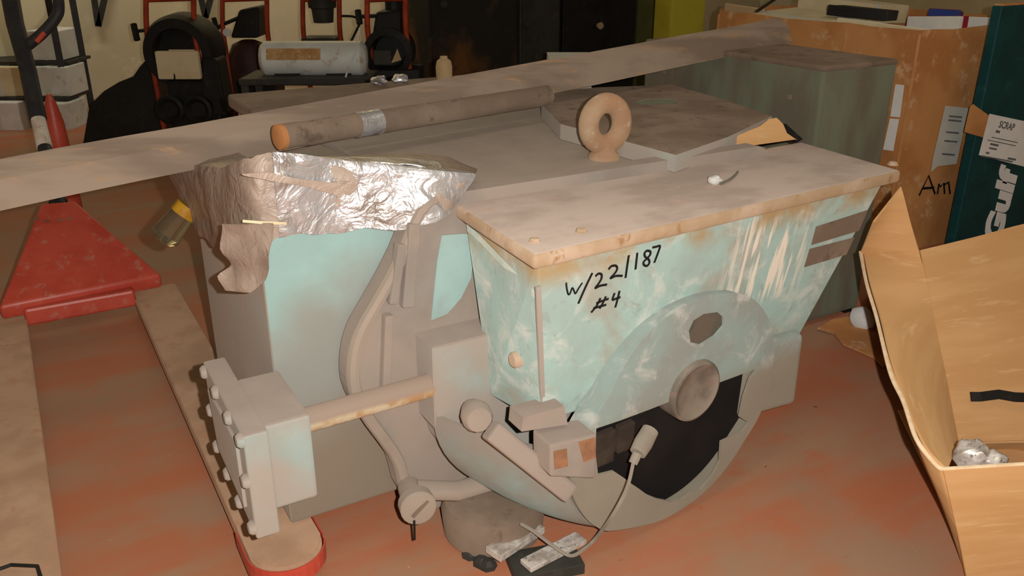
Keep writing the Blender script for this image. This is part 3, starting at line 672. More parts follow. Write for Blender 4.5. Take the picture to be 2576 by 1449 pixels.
# ================================================================ tall brown carton with contents
gl = thing('bulk_carton', (4.2, 3.3, 0), 'tall scuffed brown bulk carton filled with boxes and papers', 'carton')
gout = [(3.66, 2.61), (4.55, 2.61), (4.78, 2.82), (4.78, 3.85), (4.6, 4.05), (3.78, 4.05), (3.61, 3.88), (3.61, 2.98)]
MT['foldline'] = m_vary('fold_worn_card', (206, 150, 96), (196, 138, 84), 8, .8)
for i in range(8):
    a_, b_ = V((*gout[i], 0)), V((*gout[(i+1) % 8], 0)); d = (b_-a_).normalized(); nrm = V((d.y, -d.x, 0)); rows = []
    n_ = max(2, int((b_-a_).length/.12))
    for j in range(9):
        z = 1.10*j/8; row = []
        for k in range(n_+1):
            p = a_.lerp(b_, k/n_) + V((0, 0, z)) + nrm*(.022*math.sin(math.pi*k/n_)*math.sin(math.pi*(.15+.85*j/8)))
            if j == 8: p.z += .012*noise.noise(p*5)
            row.append(p)
        rows.append(row)
    bm = B(); sheet(bm, rows, .008); link('wall_panel', bm, 'card_old', gl, True)
    bm = B(); bar(bm, a_+V((0, 0, .01)), a_+V((0, 0, 1.085)), .012, .010, (1, 1, 0)); link('fold_edge', bm, 'foldline', gl)
def decal(name, quad, fn, ext, mat, parent, label=None):
    bm = B(); poly_prism(bm, [fn(*p) for p in quad], ext); o = link(name, bm, mat, parent)
    if label: lab(o, label)
    return o
lf = lambda x, y: ax(x, y, 3.595); rf = lambda x, y: ay(x, y, 2.585)
decal('paper_label', ((2253, 212), (2275, 214), (2264, 295), (2240, 293)), lf, (-.002, 0, 0), 'white', gl, 'small white paper label')
decal('paper_label', ((2239, 298), (2262, 300), (2247, 380), (2222, 376)), lf, (-.002, 0, 0), 'white', gl, 'small white paper label')
pd = decal('packing_slip', ((2378, 266), (2436, 272), (2405, 412), (2358, 418), (2342, 432), (2347, 400)), rf, (0, -.002, 0), 'offwhite', gl, 'dull white packing slip')
for yy in (290, 300, 330, 352, 385): 
    decal('print_line', ((2392-(yy-270)*.19, yy), (2424-(yy-270)*.19, yy+3), (2423-(yy-270)*.19, yy+7), (2391-(yy-270)*.19, yy+4)), lambda x, y: ay(x, y, 2.582), (0, -.001, 0), 'greyink', pd)
for nm, sts in (('letter', [[(2312, 492), (2336, 442), (2352, 488)], [(2322, 474), (2350, 472)]]), ('letter', [[(2358, 488), (2362, 462), (2366, 470), (2374, 460), (2376, 488)], [(2374, 466), (2386, 458), (2390, 488)]])):
    bm = B()
    for s in sts: ribbon(bm, [ay(*p, 2.586) for p in s], .012, (0, -1, 0))
    link('marker_'+nm, bm, 'ink', gl)
# goods inside, each its own box
def goods(name, x, y, z, sx_, sy_, sz_, yaw, tx, ty, mat, label, cat='box', lidm=None):
    o = thing(name, (x, y, z), label, cat, 'goods in the tall carton')
    bm = B(); box(bm, (-sx_/2, -sy_/2, 0), (sx_/2, sy_/2, sz_), .004)
    M = Matrix.Translation((x, y, z)) @ Matrix.Rotation(yaw, 4, 'Z') @ Matrix.Rotation(tx, 4, 'X') @ Matrix.Rotation(ty, 4, 'Y')
    bmesh.ops.transform(bm, matrix=M, verts=bm.verts[:]); b_ = link('box_body', bm, mat, o)
    bm = B(); box(bm, (-sx_*.42, -sy_/2-.002, sz_*.15), (-sx_*.30, sy_/2+.002, sz_+.002)); bmesh.ops.transform(bm, matrix=M, verts=bm.verts[:]); link('box_tape', bm, lidm or mat, o)
    return o
goods('goods_box', 3.95, 2.95, .98, .36, .50, .10, .2, .05, .12, 'creamcard', 'cream flat box lying at the near left corner of the tall carton', lidm='white')
goods('goods_box', 3.90, 3.50, 1.02, .34, .55, .08, -.1, .02, -.05, 'creamcard', 'cream flat box behind the nearest box in the tall carton', lidm='offwhite')
goods('goods_box', 3.98, 3.20, 1.10, .22, .30, .05, .35, .05, .05, 'black', 'flat black box on top of the pile in the tall carton', lidm='darkgrey')
goods('goods_box', 4.32, 2.90, .99, .28, .34, .12, -.15, -.08, .06, 'white', 'white box with red tape in the tall carton', lidm='redprint')
goods('goods_box', 4.46, 3.05, 1.06, .07, .16, .07, .3, .0, .2, 'blueprint', 'blue box with red tape in the tall carton', lidm='redprint')
goods('goods_box', 4.40, 3.62, 1.05, .36, .50, .10, .1, .05, .05, 'creamcard', 'cream box at the far right of the tall carton', lidm='offwhite')
goods('goods_box', 3.80, 3.86, 1.04, .20, .22, .08, .5, .1, .1, 'beigejug', 'beige box at the far left corner of the tall carton', lidm='creamcard')
bm = B(); box(bm, (3.70, 2.72, .80), (4.65, 3.95, .962)); tag(link('loose_papers', bm, 'creamcard'), 'loose papers filling the tall carton under the boxes', 'paper', kind='stuff')
bm = B(); tube(bm, [az(1905, 28, 1.15), az(1965, -12, 1.17)], .008, 8); tag(link('dark_rod', bm, 'black'), 'thin dark rod lying on boxes in the tall carton', 'rod')

# ================================================================ dark green carton with lettering
gc = thing('green_carton', (4.2, 2.48, 0), 'tall dark green printed carton with white sideways lettering', 'carton')
bm = B(); box(bm, (3.93, 2.412, 0), (4.66, 2.462, 1.21), .006); link('carton_body', bm, 'gulf', gc)
bm = B(); box(bm, (3.934, 2.416, 1.208), (4.656, 2.458, 1.216), .002); link('carton_flap', bm, 'card_old', gc)
GY = 2.4105; gf = lambda x, y: ay(x, y, GY)
decal('tape_strip', ((2440, 268), (2448, 262), (2500, 300), (2520, 330), (2495, 352), (2425, 332)), gf, (0, -.0015, 0), 'card_old', gc, 'tan tape strip')
lb = decal('address_label', ((2489, 286), (2640, 318), (2618, 430), (2462, 390)), lambda x, y: ay(x, y, GY-.002), (0, -.0015, 0), 'white', gc, 'white printed label')
o3 = ay(2512, 318, GY-.004); o4 = ay(2600, 338, GY-.004); du = (o4-o3).normalized(); dvv = V((0, -1, 0)).cross(du)
if dvv.z < 0: dvv = -dvv
bm = text_mesh('SCRAP', .046, o3-dvv*.004, du, dvv, .0006, .001); lab(link('label_lettering', bm, 'greyink', lb), 'grey capital lettering')
for (x0, y0, x1, w_) in ((2505, 330, 2524, .012), (2495, 345, 2620, .003), (2491, 362, 2530, .010), (2488, 372, 2525, .008), (2484, 352, 2620, .003), (2480, 384, 2496, .010), (2535, 398, 2575, .010), (2468, 392, 2620, .007)):
    bm = B(); a_ = ay(x0, y0, GY-.0036); ribbon(bm, [a_, a_+du*((x1-x0)*.00188)], w_, (0, -1, 0), .0006); link('print_line', bm, 'greyink' if w_ > .004 else 'ink', lb)
go = ay(2512, 612, GY-.001)
gu = V((.06, 0, 1)).normalized(); gv = V((-1, 0, .06)).normalized()
bm = text_mesh('Gulf', .215, go, gu, gv, .001, .012, .25); lab(link('carton_lettering', bm, 'white', gc), 'large white slanted word reading upwards')

# ================================================================ open carton in front on the right
oc = thing('open_carton', (2.3, 1.1, 0), 'open tan corrugated carton at the lower right of the picture', 'carton')
def wall(name, lo, hi, mat='card', n=14, m=8, th=.006, wob=.0, label=None, push=V((0, 0, 0))):
    L, H_ = spline(lo, n), spline(hi, n)
    rows = [[a_.lerp(b_, j/m) + push*math.sin(math.pi*j/m) + V((1, -.6, 0))*wob*noise.noise(a_.lerp(b_, j/m)*4) for j in range(m+1)] for a_, b_ in zip(L, H_)]
    bm = B(); sheet(bm, rows, th); o = link(name, bm, mat, oc, True)
    if label: lab(o, label)
    return o
A0 = az(2370, 1180, .40); A1 = az(2700, 1160, .40)
rim = [A0, az(2352, 1168, .405), az(2305, 1105, .43), az(2272, 1010, .44), az(2238, 935, .45), az(2205, 800, .48), az(2180, 715, .52), az(2164, 635, .55)]
bot = [az(2432, 1470, 0), az(2424, 1440, 0), az(2392, 1330, 0), az(2352, 1200, 0), az(2312, 1080, 0), az(2262, 930, 0), az(2222, 810, 0), az(2195, 730, 0)]
wall('left_wall', bot, rim, wob=.01)
bm = B(); tube(bm, [p+V((0, 0, .001)) for p in spline(rim, 6)], .0052, 6); lab(link('cut_edge', bm, 'card_edge', oc, True), 'pale cut edge of the carton wall')
FRB = V((A1.x+.15, A1.y+.02, 0))
wall('front_wall', [bot[0], bot[0].lerp(FRB, .5), FRB], [A0, A0.lerp(A1, .5), A1], wob=.004)
bm = B(); tube(bm, [A0, A0.lerp(A1, .5), A1], .0045, 6); lab(link('cut_edge', bm, 'card_edge', oc, True), 'pale cut edge of the carton wall')
K0, K1 = az(2408, 1112, .12), az(2720, 1105, .12)
T0, T1 = az(2312, 630, .60), az(2720, 525, .62)
Tm = az(2440, 600, .605)
wall('back_wall', [K0, K0.lerp(K1, .45), K1], [T0, Tm, T1], wob=.012)
wall('back_foot', [V((K0.x+.02, K0.y+.06, .0)), V((K0.x+.3, K0.y+.0, .0)), V((K1.x, K1.y, .0))], [K0, K0.lerp(K1, .45), K1], 'card')
inn = V((.012, -.004, -.004))
wall('inner_wall', [rim[7]+inn, rim[6]+inn, rim[5]+inn, rim[4]+inn, rim[2]+inn, rim[1]+inn, rim[0]+inn], [T0, T0.lerp(K0, .14), T0.lerp(K0, .32), T0.lerp(K0, .55), T0.lerp(K0, .8), T0.lerp(K0, .93), K0], n=6, wob=.004)
F0, F1 = ad(2196, 556, 2.62), ad(2264, 470, 2.66)
wall('corner_flap', [rim[-1], rim[-1].lerp(T0, .5), T0], [F0, F0.lerp(F1, .6), F1], n=6, m=5)
bm = B(); lo_, hi_ = [V((1.92, .97, .012)), V((2.75, .62, .012)), V((3.2, 1.15, .012)), V((2.4, 1.55, .012))], None
poly_prism(bm, lo_, (0, 0, .006)); link('carton_floor', bm, 'card', oc)
wall('right_wall', [FRB, FRB.lerp(V((K1.x, K1.y, 0)), .5), V((K1.x, K1.y, 0))], [A1, A1.lerp(T1, .5), T1])
nB = (K0.lerp(K1, .45)-K0).cross(T0-K0).normalized()
if nB.y > 0: nB = -nB
def ob(x, y, off=.012): return apl(x, y, K0, nB) + nB*(off+.012)
bm = B(); ribbon(bm, [ob(2430, 1000), ob(2455, 1000), ob(2500, 994), ob(2540, 1001), ob(2600, 1003), ob(2680, 1000)], .028, nB, .004); lab(link('black_stroke', bm, 'black', oc), 'thick black painted stroke inside the carton')
for (x, y, r_, s_) in ((2445, 1148, .040, 1), (2498, 1160, .028, 2)):
    bm = B(); bmesh.ops.create_icosphere(bm, subdivisions=3, radius=r_)
    p = az(x, y, .30); p = p + V((.06, .06, 0))
    p = ad(x, y, (az(x, y, .40)-CAMP).dot(FWD)+.10)
    for v_ in bm.verts: v_.co *= 1+.5*noise.noise(v_.co*40+V((s_*7, 0, 0))); v_.co += p
    tag(link('crumpled_paper', bm, 'foil', None, True), ('larger' if s_ == 1 else 'smaller') + ' crumpled white paper ball in the open tan carton', 'paper')
# filler heap under the paper, flat cardboard on the floor
bm = B(); q = [az(*p, .01) for p in ((2056, 828), (2095, 806), (2195, 790), (2260, 880), (2222, 925), (2195, 900), (2120, 868), (2098, 840))]
poly_prism(bm, q, (0, 0, .006)); tag(link('floor_cardboard', bm, 'card_old'), 'flat torn cardboard piece on the floor under the cabinet', 'cardboard')
bm = B(); bmesh.ops.create_icosphere(bm, subdivisions=2, radius=.05); p = az(2170, 800, .05)
for v_ in bm.verts: v_.co *= 1+.35*noise.noise(v_.co*22); v_.co += p
tag(link('white_bag', bm, 'white', None, True), 'small white bag on the floor beside the open carton', 'bag')

# ================================================================ pallet truck
pt = thing('pallet_truck', (.1, 3.0, 0), 'red pallet truck with two long dusty forks left of the motor', 'pallet truck')
def fork(x0, x1, y0, y1, zt=.085):
    bm = B(); xc = (x0+x1)/2; r = (x1-x0)/2; out = [(x0, y1), (x0, y0+r)]
    for k in range(1, 12): an = math.pi + math.pi*k/12; out.append((xc+r*math.cos(an), y0+r+r*math.sin(an)*1.0))
    out += [(x1, y0+r), (x1, y1)]
    poly_prism(bm, [V((x, y, zt-.045)) for x, y in out], (0, 0, .045))
    bmesh.ops.bevel(bm, geom=bm.edges[:], offset=.006, segments=2, affect='EDGES'); o = link('fork', bm, 'fork', pt)
    bm = B()
    a_ = [V((xc+(r+.004)*math.cos(math.pi+math.pi*k/14), y0+r+(r+.004)*math.sin(math.pi+math.pi*k/14), zt-.026)) for k in range(15)]
    L = [V((x0-.003, y0+r+.12, zt-.026))]+a_+[V((x1+.003, y0+r+.12, zt-.026))]
    ribbon(bm, L, .040, V((0, 0, 1)), .001) if 0 else [None]
    rows = [[p+V((0, 0, z)) for z in (-.022, .0, .022)] for p in L]; sheet(bm, rows, .004); lab(link('fork_tip', bm, 'red', o), 'red painted fork tip')
    for yy in (y0+.22,):
        bm = B(); lathe(bm, (xc-.04, yy, .036), (1, 0, 0), [(0, .034), (.08, .034)], 18); link('load_wheel', bm, 'darkgrey', o)
    return o
fork(-.285, -.108, 1.72, 3.80); fork(.298, .478, 1.72, 3.80)
bx0, bx1 = V((-.195, 3.70, .15)), V((.425, 3.75, .15)); t0, t1 = V((.03, 4.12, .435)), V((.165, 4.12, .428))
bm = B(); dn = V((0, -.02, -.035)); pts = [bx0, bx1, t1, t0]
hexa(bm, [p+dn+V((0, .03, -.03)) for p in pts] + pts, .014, 3); lab(link('head_plate', bm, 'red', pt, True), 'red triangular head plate')
bm = B(); box(bm, (-.112, 3.69, .05), (.302, 3.76, .125), .012); link('fork_bridge', bm, 'red', pt)
for (cx, cy_) in ((90, 552), (115, 558), (150, 556), (175, 552)):
    n_ = (bx1-bx0).cross(t0-bx0).normalized()
    if n_.z < 0: n_ = -n_
    bm = B(); q = apl(cx, cy_, bx0, n_)+n_*.001; ribbon(bm, [q+V((-.008, -.012, 0)), q+V((.002, .008, .005)), q+V((.012, -.008, 0))], .007, n_); link('worn_mark', bm, 'brown_dust', pt)
hp0 = V((.10, 4.16, .36)); 
bm = B(); lathe(bm, (.1, 4.2, .06), (0, 0, 1), [(0, .05), (.3, .05), (.36, .035)], 16); link('hydraulic_cylinder', bm, 'black', pt, True)
for s in (-.06, .06):
    bm = B(); lathe(bm, (.1+s-.025, 4.24, .09), (1, 0, 0), [(0, .085), (.05, .085)], 24); link('steer_wheel', bm, 'black', pt, True)
H0, H1, H2 = ad(132, 440, 3.98), ad(96, 300, 4.08), ad(38, 60, 4.22)
bm = B(); tube(bm, [ad(112, 370, 4.03), H1], [.034, .032], 14); lab(link('handle_sleeve', bm, 'whitepaint', pt, True), 'chipped white lower handle sleeve')
bm = B(); tube(bm, [hp0+V((0, 0, .04)), ad(112, 370, 4.03)], .03, 12); tube(bm, [H1, ad(70, 175, 4.15), H2, ad(20, -40, 4.28)], [.038, .038, .04, .042], 14); hd = link('handle', bm, 'grey_pole', pt, True)
bm = B(); tube(bm, spline([ad(62, 120, 4.2), ad(105, 85, 4.2), ad(140, 45, 4.2), ad(148, 15, 4.2), ad(140, -50, 4.22)], 5), .026, 12); lab(link('handle_loop', bm, 'grey_pole', pt, True), 'dark grip loop')
bm = B(); tube(bm, [ad(92, 105, 4.17), ad(112, 82, 4.17)], .012, 8); lab(link('lever', bm, 'red', hd, True), 'small red release lever')
bm = B(); tube(bm, [az(-20, 1438, .10), az(28, 1421, .105), az(94, 1424, .105), az(108, 1470, .10)], .0045, 6); tag(link('wire_bracket', bm, 'black'), 'thin black wire bracket at the lower left corner', 'bracket')

# ================================================================ background stock along the far wall
GF = V((math.sin(YAW), math.cos(YAW), 0))
def stub(d): return lambda x, y, k=0.0: ad(x, y, d) + GF*k
def ground(p): return V((p.x, p.y, 0))
def pbox(bm, P, x0, y0, x1, y1, dep, bev=.01):
    """upright box facing the camera side: front face spans the given corners at its distance"""
    a_, b_ = P((x0+x1)/2-(x1-x0)/2, y1), P(x1, y1); zt = P((x0+x1)/2, y0).z; zb = (a_.z+b_.z)/2
    g = GF*dep
    hexa(bm, [V((a_.x, a_.y, zb)), V((b_.x, b_.y, zb)), V((b_.x, b_.y, zb))+g, V((a_.x, a_.y, zb))+g, V((a_.x, a_.y, zt)), V((b_.x, b_.y, zt)), V((b_.x, b_.y, zt))+g, V((a_.x, a_.y, zt))+g], bev)
def redframe(P, xl, xr, kink=True):
    for x, s in ((xl, -1), (xr, 1)):
        bm = B(); top = P(x, -90); mid = P(x, 60); low = P(x+6, 140, .04); base = ground(P(x+14, 200, .10))
        tube(bm, spline([top, mid, low, base], 6), .019, 10); yield bm
    bm = B(); tube(bm, [P(xl, 0), P(xr, -4)], .017, 10); yield bm
# drum machine at the left
P = stub(6.0); c0 = P(445, 135)
dm = thing('drum_machine', ground(P(445, 200, .3)), 'black drum machine with red tube frame and T-handle, leftmost by the wall', 'machine')
for bm in redframe(P, 368, 488): link('frame_tube', bm, 'redframe', dm, True)
bm = B(); lathe(bm, c0+GF*.30, -GF, [(0, .17), (0, .25), (.06, .262), (.24, .255), (.30, .235), (.30, .17), (.02, .165)], 40, False, False); link('drum', bm, 'black', dm, True)
bm = B(); pbox(bm, P, 398, 126, 505, 200, .05); 
o = link('cream_panel', bm, 'creamcard', dm); lab(o, 'cream panel framed by the drum')
bm = B(); hexa(bm, [P(392, 126, .02), P(508, 126, .02), P(508, 126, .26), P(392, 126, .26), P(405, 72, .02), P(485, 72, .02), P(485, 72, .26), P(405, 72, .26)], .01); link('drum_face', bm, 'black', dm)
bm = B(); bar(bm, P(436, 128, -.006), P(440, 200, -.006), .02, .01, (1, 0, 0)); link('panel_bar', bm, 'black', dm)
bm = B(); bar(bm, P(398, 155, -.006), P(505, 158, -.006), .02, .01, (0, 0, 1)); link('panel_bar', bm, 'black', dm)
bm = B(); tube(bm, [P(345, 78, -.02), P(405, 72, .02)], .012, 8); tube(bm, [P(339, 60, -.02), P(348, 100, -.02)], .022, 8); link('crank_handle', bm, 'black', dm, True)
bm = B(); hexa(bm, [ground(P(410, 220, .05)), ground(P(540, 220, .05)), ground(P(540, 220, .35)), ground(P(410, 220, .35)), P(410, 205, .05), P(540, 205, .05), P(540, 205, .35), P(410, 205, .35)], .02); link('base', bm, 'black', dm)
for x in (430, 500):
    bm = B(); q = P(x, 275, .02); lathe(bm, q, -GF, [(0, .06), (0, .10), (.05, .10), (.06, .08), (.03, .05)], 24); link('wheel', bm, 'black', dm, True)
bm = B(); hexa(bm, [P(505, 290, .0), P(572, 290, .0), P(572, 290, .22), P(505, 290, .22), P(508, 140, .0), P(545, 150, .0), P(545, 150, .22), P(508, 140, .22)], .015); link('motor_cowl', bm, 'black', dm)
# second machine
P = stub(6.6); m2 = thing('pump_cart', ground(P(620, 200, .3)), 'red framed cart with black box head and T-handle, second from the left wall', 'machine')
for bm in redframe(P, 560, 672): link('frame_tube', bm, 'redframe', m2, True)
bm = B(); hexa(bm, [P(578, 96), P(650, 96), P(650, 96, .25), P(578, 96, .25), P(600, 25), P(650, 16), P(648, 16, .25), P(604, 25, .25)], .02); link('head_housing', bm, 'black', m2)
bm = B(); tube(bm, [P(508, 96), P(560, 62), P(600, 45)], .014, 8); tube(bm, [P(538, 46), P(546, 74)], .02, 8); link('crank_handle', bm, 'black', m2, True)
bm = B(); lathe(bm, P(575, 80, -.03), -GF, [(0, .03), (.02, .03)], 14); link('dial', bm, 'white', m2)
bm = B(); c_ = P(615, 150, .15); lathe(bm, V((c_.x, c_.y, .15)), (0, 0, 1), [(0, .17), (c_.z-.15, .17), (c_.z-.05, .12), (c_.z-.02, .05)], 24); link('pump_body', bm, m_vary('dark_maroon_casting', (74, 40, 34), (56, 34, 30), 8, .6), m2, True)
bm = B(); hexa(bm, [ground(P(592, 190, .0)), ground(P(690, 190, .0)), ground(P(690, 190, .3)), ground(P(592, 190, .3)), P(592, 205, .0), P(690, 205, .0), P(690, 205, .3), P(592, 205, .3)], .01); link('base', bm, 'black', m2)
# third: red stand with grey bucket
P = stub(6.5); m3 = thing('bucket_stand', ground(P(808, 150, .2)), 'red tube stand holding a grey tapered bucket against the wall', 'stand')
for bm in redframe(P, 762, 854): link('frame_tube', bm, 'redframe', m3, True)
bm = B(); c_ = P(806, 60, .12); lathe(bm, V((c_.x, c_.y, c_.z)), (0, 0, 1), [(0, .075), (.10, .085), (.11, .105), (.36, .125), (.37, .135)], 24); link('bucket', bm, 'darkgrey', m3, True)
bm = B(); pbox(bm, P, 758, 96, 842, 116, .25); link('shelf', bm, 'darkgrey', m3)
bm = B(); tube(bm, spline([P(858, 40), P(890, 42), P(905, 55), P(895, 80), P(880, 110)], 5), .009, 8); link('hose', bm, 'black', m3, True)
# fourth machine
P = stub(5.8); m4 = thing('engine_cart', ground(P(975, 180, .25)), 'tall black engine on red frame beside the dark cabinets', 'machine')
for bm in redframe(P, 924, 1020): link('frame_tube', bm, 'redframe', m4, True)
bm = B(); hexa(bm, [P(935, 95), P(1008, 95), P(1008, 95, .28), P(935, 95, .28), P(945, 30), P(1008, 25), P(1008, 25, .28), P(945, 30, .28)], .02); link('engine_block', bm, 'black', m4)
bm = B(); lathe(bm, P(985, 18, .12)-V((0, 0, .05)), (0, 0, 1), [(0, .06), (.12, .06), (.15, .045)], 18); link('air_filter', bm, 'black', m4, True)
bm = B(); lathe(bm, P(975, 135, .25), -GF, [(0, .12), (0, .165), (.24, .165), (.26, .12), (.1, .10)], 32); link('flywheel', bm, 'black', m4, True)
bm = B(); pbox(bm, P, 940, 125, 985, 165, .05); link('plate', bm, 'darkgrey', m4)
q = [P(985, 158, -.02), P(1010, 150, -.02), P(1000, 122, -.02)]; bm = B(); poly_prism(bm, q, GF*.02); link('pale_guard', bm, 'beigejug', m4)
bm = B(); tube(bm, [P(900, 42), P(945, 40)], .013, 8); tube(bm, [P(900, 26), P(905, 60)], .022, 8); link('crank_handle', bm, 'black', m4, True)
bm = B(); hexa(bm, [ground(P(905, 180, 0)), ground(P(1055, 180, 0)), ground(P(1055, 180, .3)), ground(P(905, 180, .3)), P(905, 178, 0), P(1055, 176, 0), P(1055, 176, .3), P(905, 178, .3)], .01); link('base', bm, 'black', m4)
# bench with white tank
P = stub(5.3); be = thing('low_bench', ground(P(775, 200, .2)), 'dark low bench under the white tank by the wall', 'bench')
bm = B(); pbox(bm, P, 600, 198, 930, 216, .40); link('bench_top', bm, 'darkgrey', be)
for x in (610, 905):
    for k in (.04, .34):
        bm = B(); p = P(x, 210, k); box(bm, (p.x-.02, p.y-.02, 0), (p.x+.02, p.y+.02, p.z), .003); link('leg', bm, 'darkgrey', be)
T0_, T1_ = P(644, 162, .16), P(908, 150, .16); zt = (T0_.z+T1_.z)/2; T0_.z = T1_.z = zt
tk = thing('white_tank', (T0_+T1_)/2-V((0, 0, .12)), 'white enamel cylinder tank with faded orange label lying on the bench', 'tank')
bm = B(); dT = T1_-T0_; LT = dT.length; lathe(bm, T0_, dT, [(-.015, .04), (-.005, .085), (.02, .108), (LT-.02, .108), (LT+.008, .08), (LT+.015, .03)], 36); link('tank_shell', bm, 'tank', tk, True)
s_, u_ = frame_of(dT); bm = B(); rows = []
for i in range(7):
    f = .05+.055*i*1.45; row = []
    for k in range(7):
        an = k/6*.75 + 3.1
        row.append(T0_ + dT.normalized()*(LT*(.08+.52*i/6)) + (-GF*math.cos(.05+.11*k) + V((0, 0, 1))*math.sin(.05+.11*k))*.1095)
    rows.append(row)
sheet(bm, rows, .001); lab(link('tank_label', bm, 'orangelabel', tk, True), 'faded orange label')
for f in (.25, .75):
    bm = B(); p = T0_.lerp(T1_, f); zb_ = P(775, 198).z; bar(bm, V((p.x, p.y, zb_+.001))-GF*.07, V((p.x, p.y, zb_+.001))+GF*.07, .16, .04); link('cradle', bm, 'black', tk)
bm = B(); tube(bm, spline([P(905, 70, .0), P(893, 130, .02), P(878, 160, .03), P(868, 196, .02)], 5), .006, 6); tag(link('thin_rope', bm, 'tank'), 'thin white rope hanging past the end of the white tank', 'rope')
# dark heap left of the drum machine
P = stub(6.6)
hp_pts = [(196, 300), (225, 262), (262, 230), (300, 205), (335, 190), (352, 165), (372, 150), (398, 185), (404, 300)]
rows = []
for k in range(6):
    row = []
    for (x, y) in hp_pts:
        q = P(x, y, .08*k); q.z = max(q.z*(1 - .5*(k/5)**2) + .03*noise.noise(q*9), 0)
        if y == 300: q.z = 0
        row.append(q)
    rows.append(row)
bm = B(); A_ = rows
sheet(bm, rows, 0); poly_f = [bm.verts.new(q) for q in rows[0]]; bm.faces.new(poly_f)
tag(link('dark_heap', bm, 'black'), 'dark sloping heap on the floor left of the drum machine', 'heap')
# wall straps in V shape
P = stub(7.6)
for (x0, x1, x2, yv, s) in ((228, 247, 276, 66, 'left'), (492, 517, 545, 45, 'right')):
    a_, b_, c_ = P(x0, -60), P(x1, yv), P(x2, -60)
    # the straps hang against the far wall
    k = [(8.86-p.y)/ray(0, 0).y if 0 else p for p in (a_, b_, c_)]
    a_, b_, c_ = (ay(x0, -60, 8.86), ay(x1, yv, 8.86), ay(x2, -60, 8.86))
    bm = B(); bar(bm, a_, b_, .05, .03, (0, -1, 0)); bar(bm, b_, c_, .05, .03, (0, -1, 0))
    tag(link('hanging_strap', bm, 'darkgrey'), 'dark V-shaped strap hanging on the cream wall, the %s one' % s, 'strap')
# shelf with white boxes at the far left
P = stub(7.2); sh = thing('shelf_unit', ground(P(90, 300, .2)), 'dark shelf unit behind the pallet truck handle', 'shelf')
for (x, k) in ((-60, 0), (-60, .4), (160, 0), (160, .4)):
    bm = B(); p = P(x, 200, k); box(bm, (p.x-.025, p.y-.025, 0), (p.x+.025, p.y+.025, 1.8), .004); link('upright', bm, 'grey_pole', sh)
for y in (155, 245, 345):
    bm = B(); pbox(bm, P, -70, y, 172, y+8, .42, .003); link('shelf_board', bm, 'darkgrey', sh)
P2 = stub(7.22)
def carton(x0, y0, x1, y1, mat, label):
    bm = B(); pbox(bm, P2, x0, y0, x1, y1, .34, .008); o = thing('shelf_box', ground(P2((x0+x1)/2, y1, .17))+V((0, 0, P2((x0+x1)/2, y1).z)), label, 'box', 'boxes on the shelf unit')
    link('box_body', bm, mat, o); bm = B(); pbox(bm, P2, (x0*.6+x1*.4), y0-.5, (x0*.45+x1*.55), y1, .345, .002)
    for v_ in bm.verts: v_.co -= GF*.002
    link('box_tape', bm, 'offwhite', o)
carton(75, 165, 178, 243, 'tank', 'white box on the middle shelf right of the truck handle')
carton(100, 255, 182, 343, 'tank', 'white box on the lowest shelf right of the truck handle')
carton(-50, 252, 62, 343, 'white', 'white box on the lowest shelf left of the truck handle')
carton(-50, 165, 60, 243, 'creamcard', 'cream box on the middle shelf left of the truck handle')
carton(80, 75, 160, 152, 'offwhite', 'off-white box on the top shelf right of the truck handle')
# red bottle on the floor behind the handle
P = stub(4.9); p = P(142, 335, 0); bm = B(); lathe(bm, (p.x, p.y, 0), (0, 0, 1), [(0, .06), (p.z*.9, .055), (p.z+.06, .05), (p.z+.17, .03), (p.z+.22, .012)], 16)
tag(link('red_cone', bm, 'red', None, True), 'red pointed cone on the floor behind the truck handle', 'cone')
# cabinets and columns on the right
def cabinet(x0, x1, Y, dep, h, mat, name, label, knob=None, knobmat='darkgrey'):
    a_, b_ = ay(x0, 20, Y).x, ay(x1, 20, Y).x
    o = thing(name, ((a_+b_)/2, Y+dep/2, 0), label, 'cabinet')
    bm = B(); box(bm, (a_, Y, .06), (b_, Y+dep, h), .01); link('body', bm, mat, o)
    bm = B(); box(bm, (a_+.02, Y-.012, .10), (b_-.02, Y, h-.05), .005); d_ = link('door', bm, mat, o)
    bm = B(); box(bm, (a_+.03, Y+.03, 0), (b_-.03, Y+dep-.03, .06), .003); link('plinth', bm, 'black', o)
    if knob:
        q = ay(*knob, Y-.012); bm = B(); lathe(bm, q, (0, -1, 0), [(0, .02), (.02, .02), (.035, .03), (.05, .02)], 14); link('knob', bm, knobmat, d_, True)
cabinet(1078, 1302, 6.1, .6, 1.9, 'rustcab', 'rusty_cabinet', 'dark cabinet with rust-orange stains behind the angle iron', (1112, 10))
cabinet(1308, 1410, 6.1, .6, 1.9, 'darkgrey', 'grey_cabinet', 'dark grey narrow cabinet between the rusty and black ones', (1320, 60))
cabinet(1418, 1602, 6.1, .6, 1.9, 'black', 'black_cabinet', 'black cabinet with a small pale knob behind the motor', (1505, 64), 'beigejug')
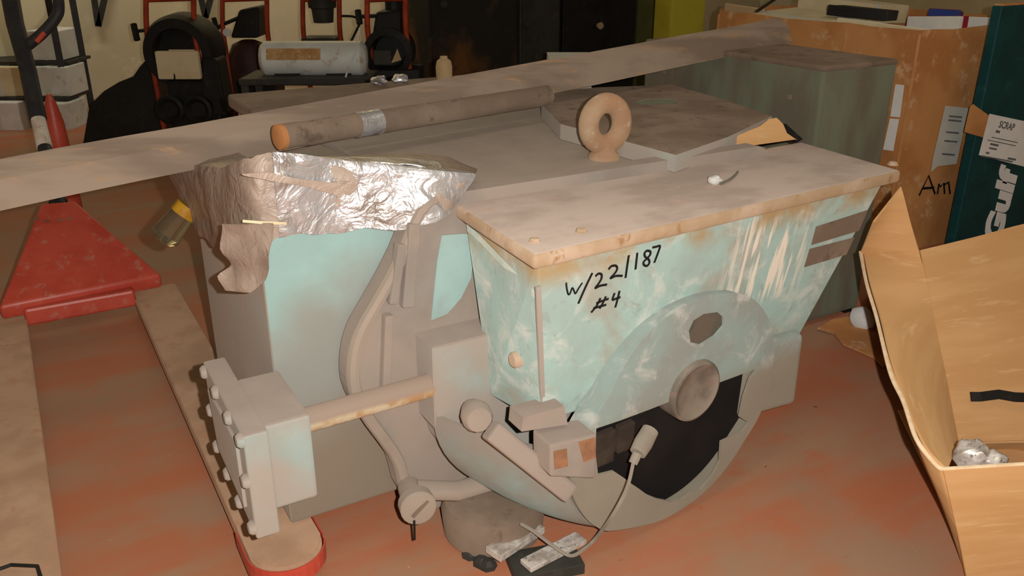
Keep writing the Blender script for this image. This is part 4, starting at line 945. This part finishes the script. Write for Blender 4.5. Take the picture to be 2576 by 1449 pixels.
for (x0, x1, Y, mat, nm, labl) in ((1606, 1688, 6.2, 'olive', 'olive_post', 'olive green square post right of the black cabinet'), (1690, 1775, 5.1, 'yellow', 'yellow_post', 'yellow square post left of the tall brown carton')):
    a_, b_ = ay(x0, 20, Y).x, ay(x1, 20, Y).x; o = thing(nm, ((a_+b_)/2, Y+.1, 0), labl, 'post')
    bm = B(); box(bm, (a_, Y, .02), (b_, Y+.2, 4.0), .012); link('post_shaft', bm, mat, o)
    bm = B(); box(bm, (a_-.05, Y-.05, 0), (b_+.05, Y+.25, .02), .004); link('base_plate', bm, mat, o)
# jug and crumpled clear film on the rear lid
p = az(1080, 187, .9); bm = B(); jg = thing('beige_jug', (p.x, p.y, .9), 'beige plastic jug on the far lid of the motor', 'jug')
p.y = min(p.y, 3.60); lathe(bm, (p.x, p.y, .9), (0, 0, 1), [(0, .036), (.055, .038), (.08, .032), (.09, .018)], 18); link('jug_body', bm, 'beigejug', jg, True)
bm = B(); lathe(bm, (p.x, p.y, .988), (0, 0, 1), [(0, .017), (.012, .017)], 12); link('jug_cap', bm, 'beigejug', jg, True)
for i, (x, y) in enumerate(((930, 203), (985, 200))):
    p = az(x, y, .9); bm = B(); bmesh.ops.create_icosphere(bm, subdivisions=3, radius=.035)
    p.y = min(p.y, 3.6)
    for v_ in bm.verts: v_.co *= 1+.5*noise.noise(v_.co*45+V((i*5, 0, 0))); v_.co.z *= .55; v_.co += V((p.x, p.y, .917))
    tag(link('film_scrap', bm, 'silver', None, True), 'crumpled shiny film scrap on the far lid, %s one' % ('left' if i == 0 else 'right'), 'film')
# white box and black hose seen through the gap under the angle iron
P = stub(4.6); wb = thing('white_box', ground(P(1430, 230, .15)), 'white box standing behind the motor under the angle iron', 'box')
a_, b_ = P(1380, 232), P(1488, 232); zt = P(1435, 150).z
bm = B(); hexa(bm, [ground(a_), ground(b_), ground(b_)+GF*.3, ground(a_)+GF*.3] + [V((q.x, q.y, zt)) for q in (a_, b_, b_+GF*.3, a_+GF*.3)], .008); link('box_body', bm, 'white', wb)
bm = B(); hexa(bm, [V((q.x, q.y, zt)) for q in (a_, b_, b_+GF*.3, a_+GF*.3)] + [V((q.x, q.y, zt+.01)) for q in (a_, b_, b_+GF*.3, a_+GF*.3)]); link('box_flap', bm, 'offwhite', wb)
P = stub(4.4); bm = B(); tube(bm, spline([ground(P(1325, 250)), P(1335, 240), P(1365, 208), P(1400, 210), P(1412, 232), ground(P(1418, 240))], 6), .03, 10); tag(link('black_hose', bm, 'black', None, True), 'thick black hose loop in front of the white box', 'hose')
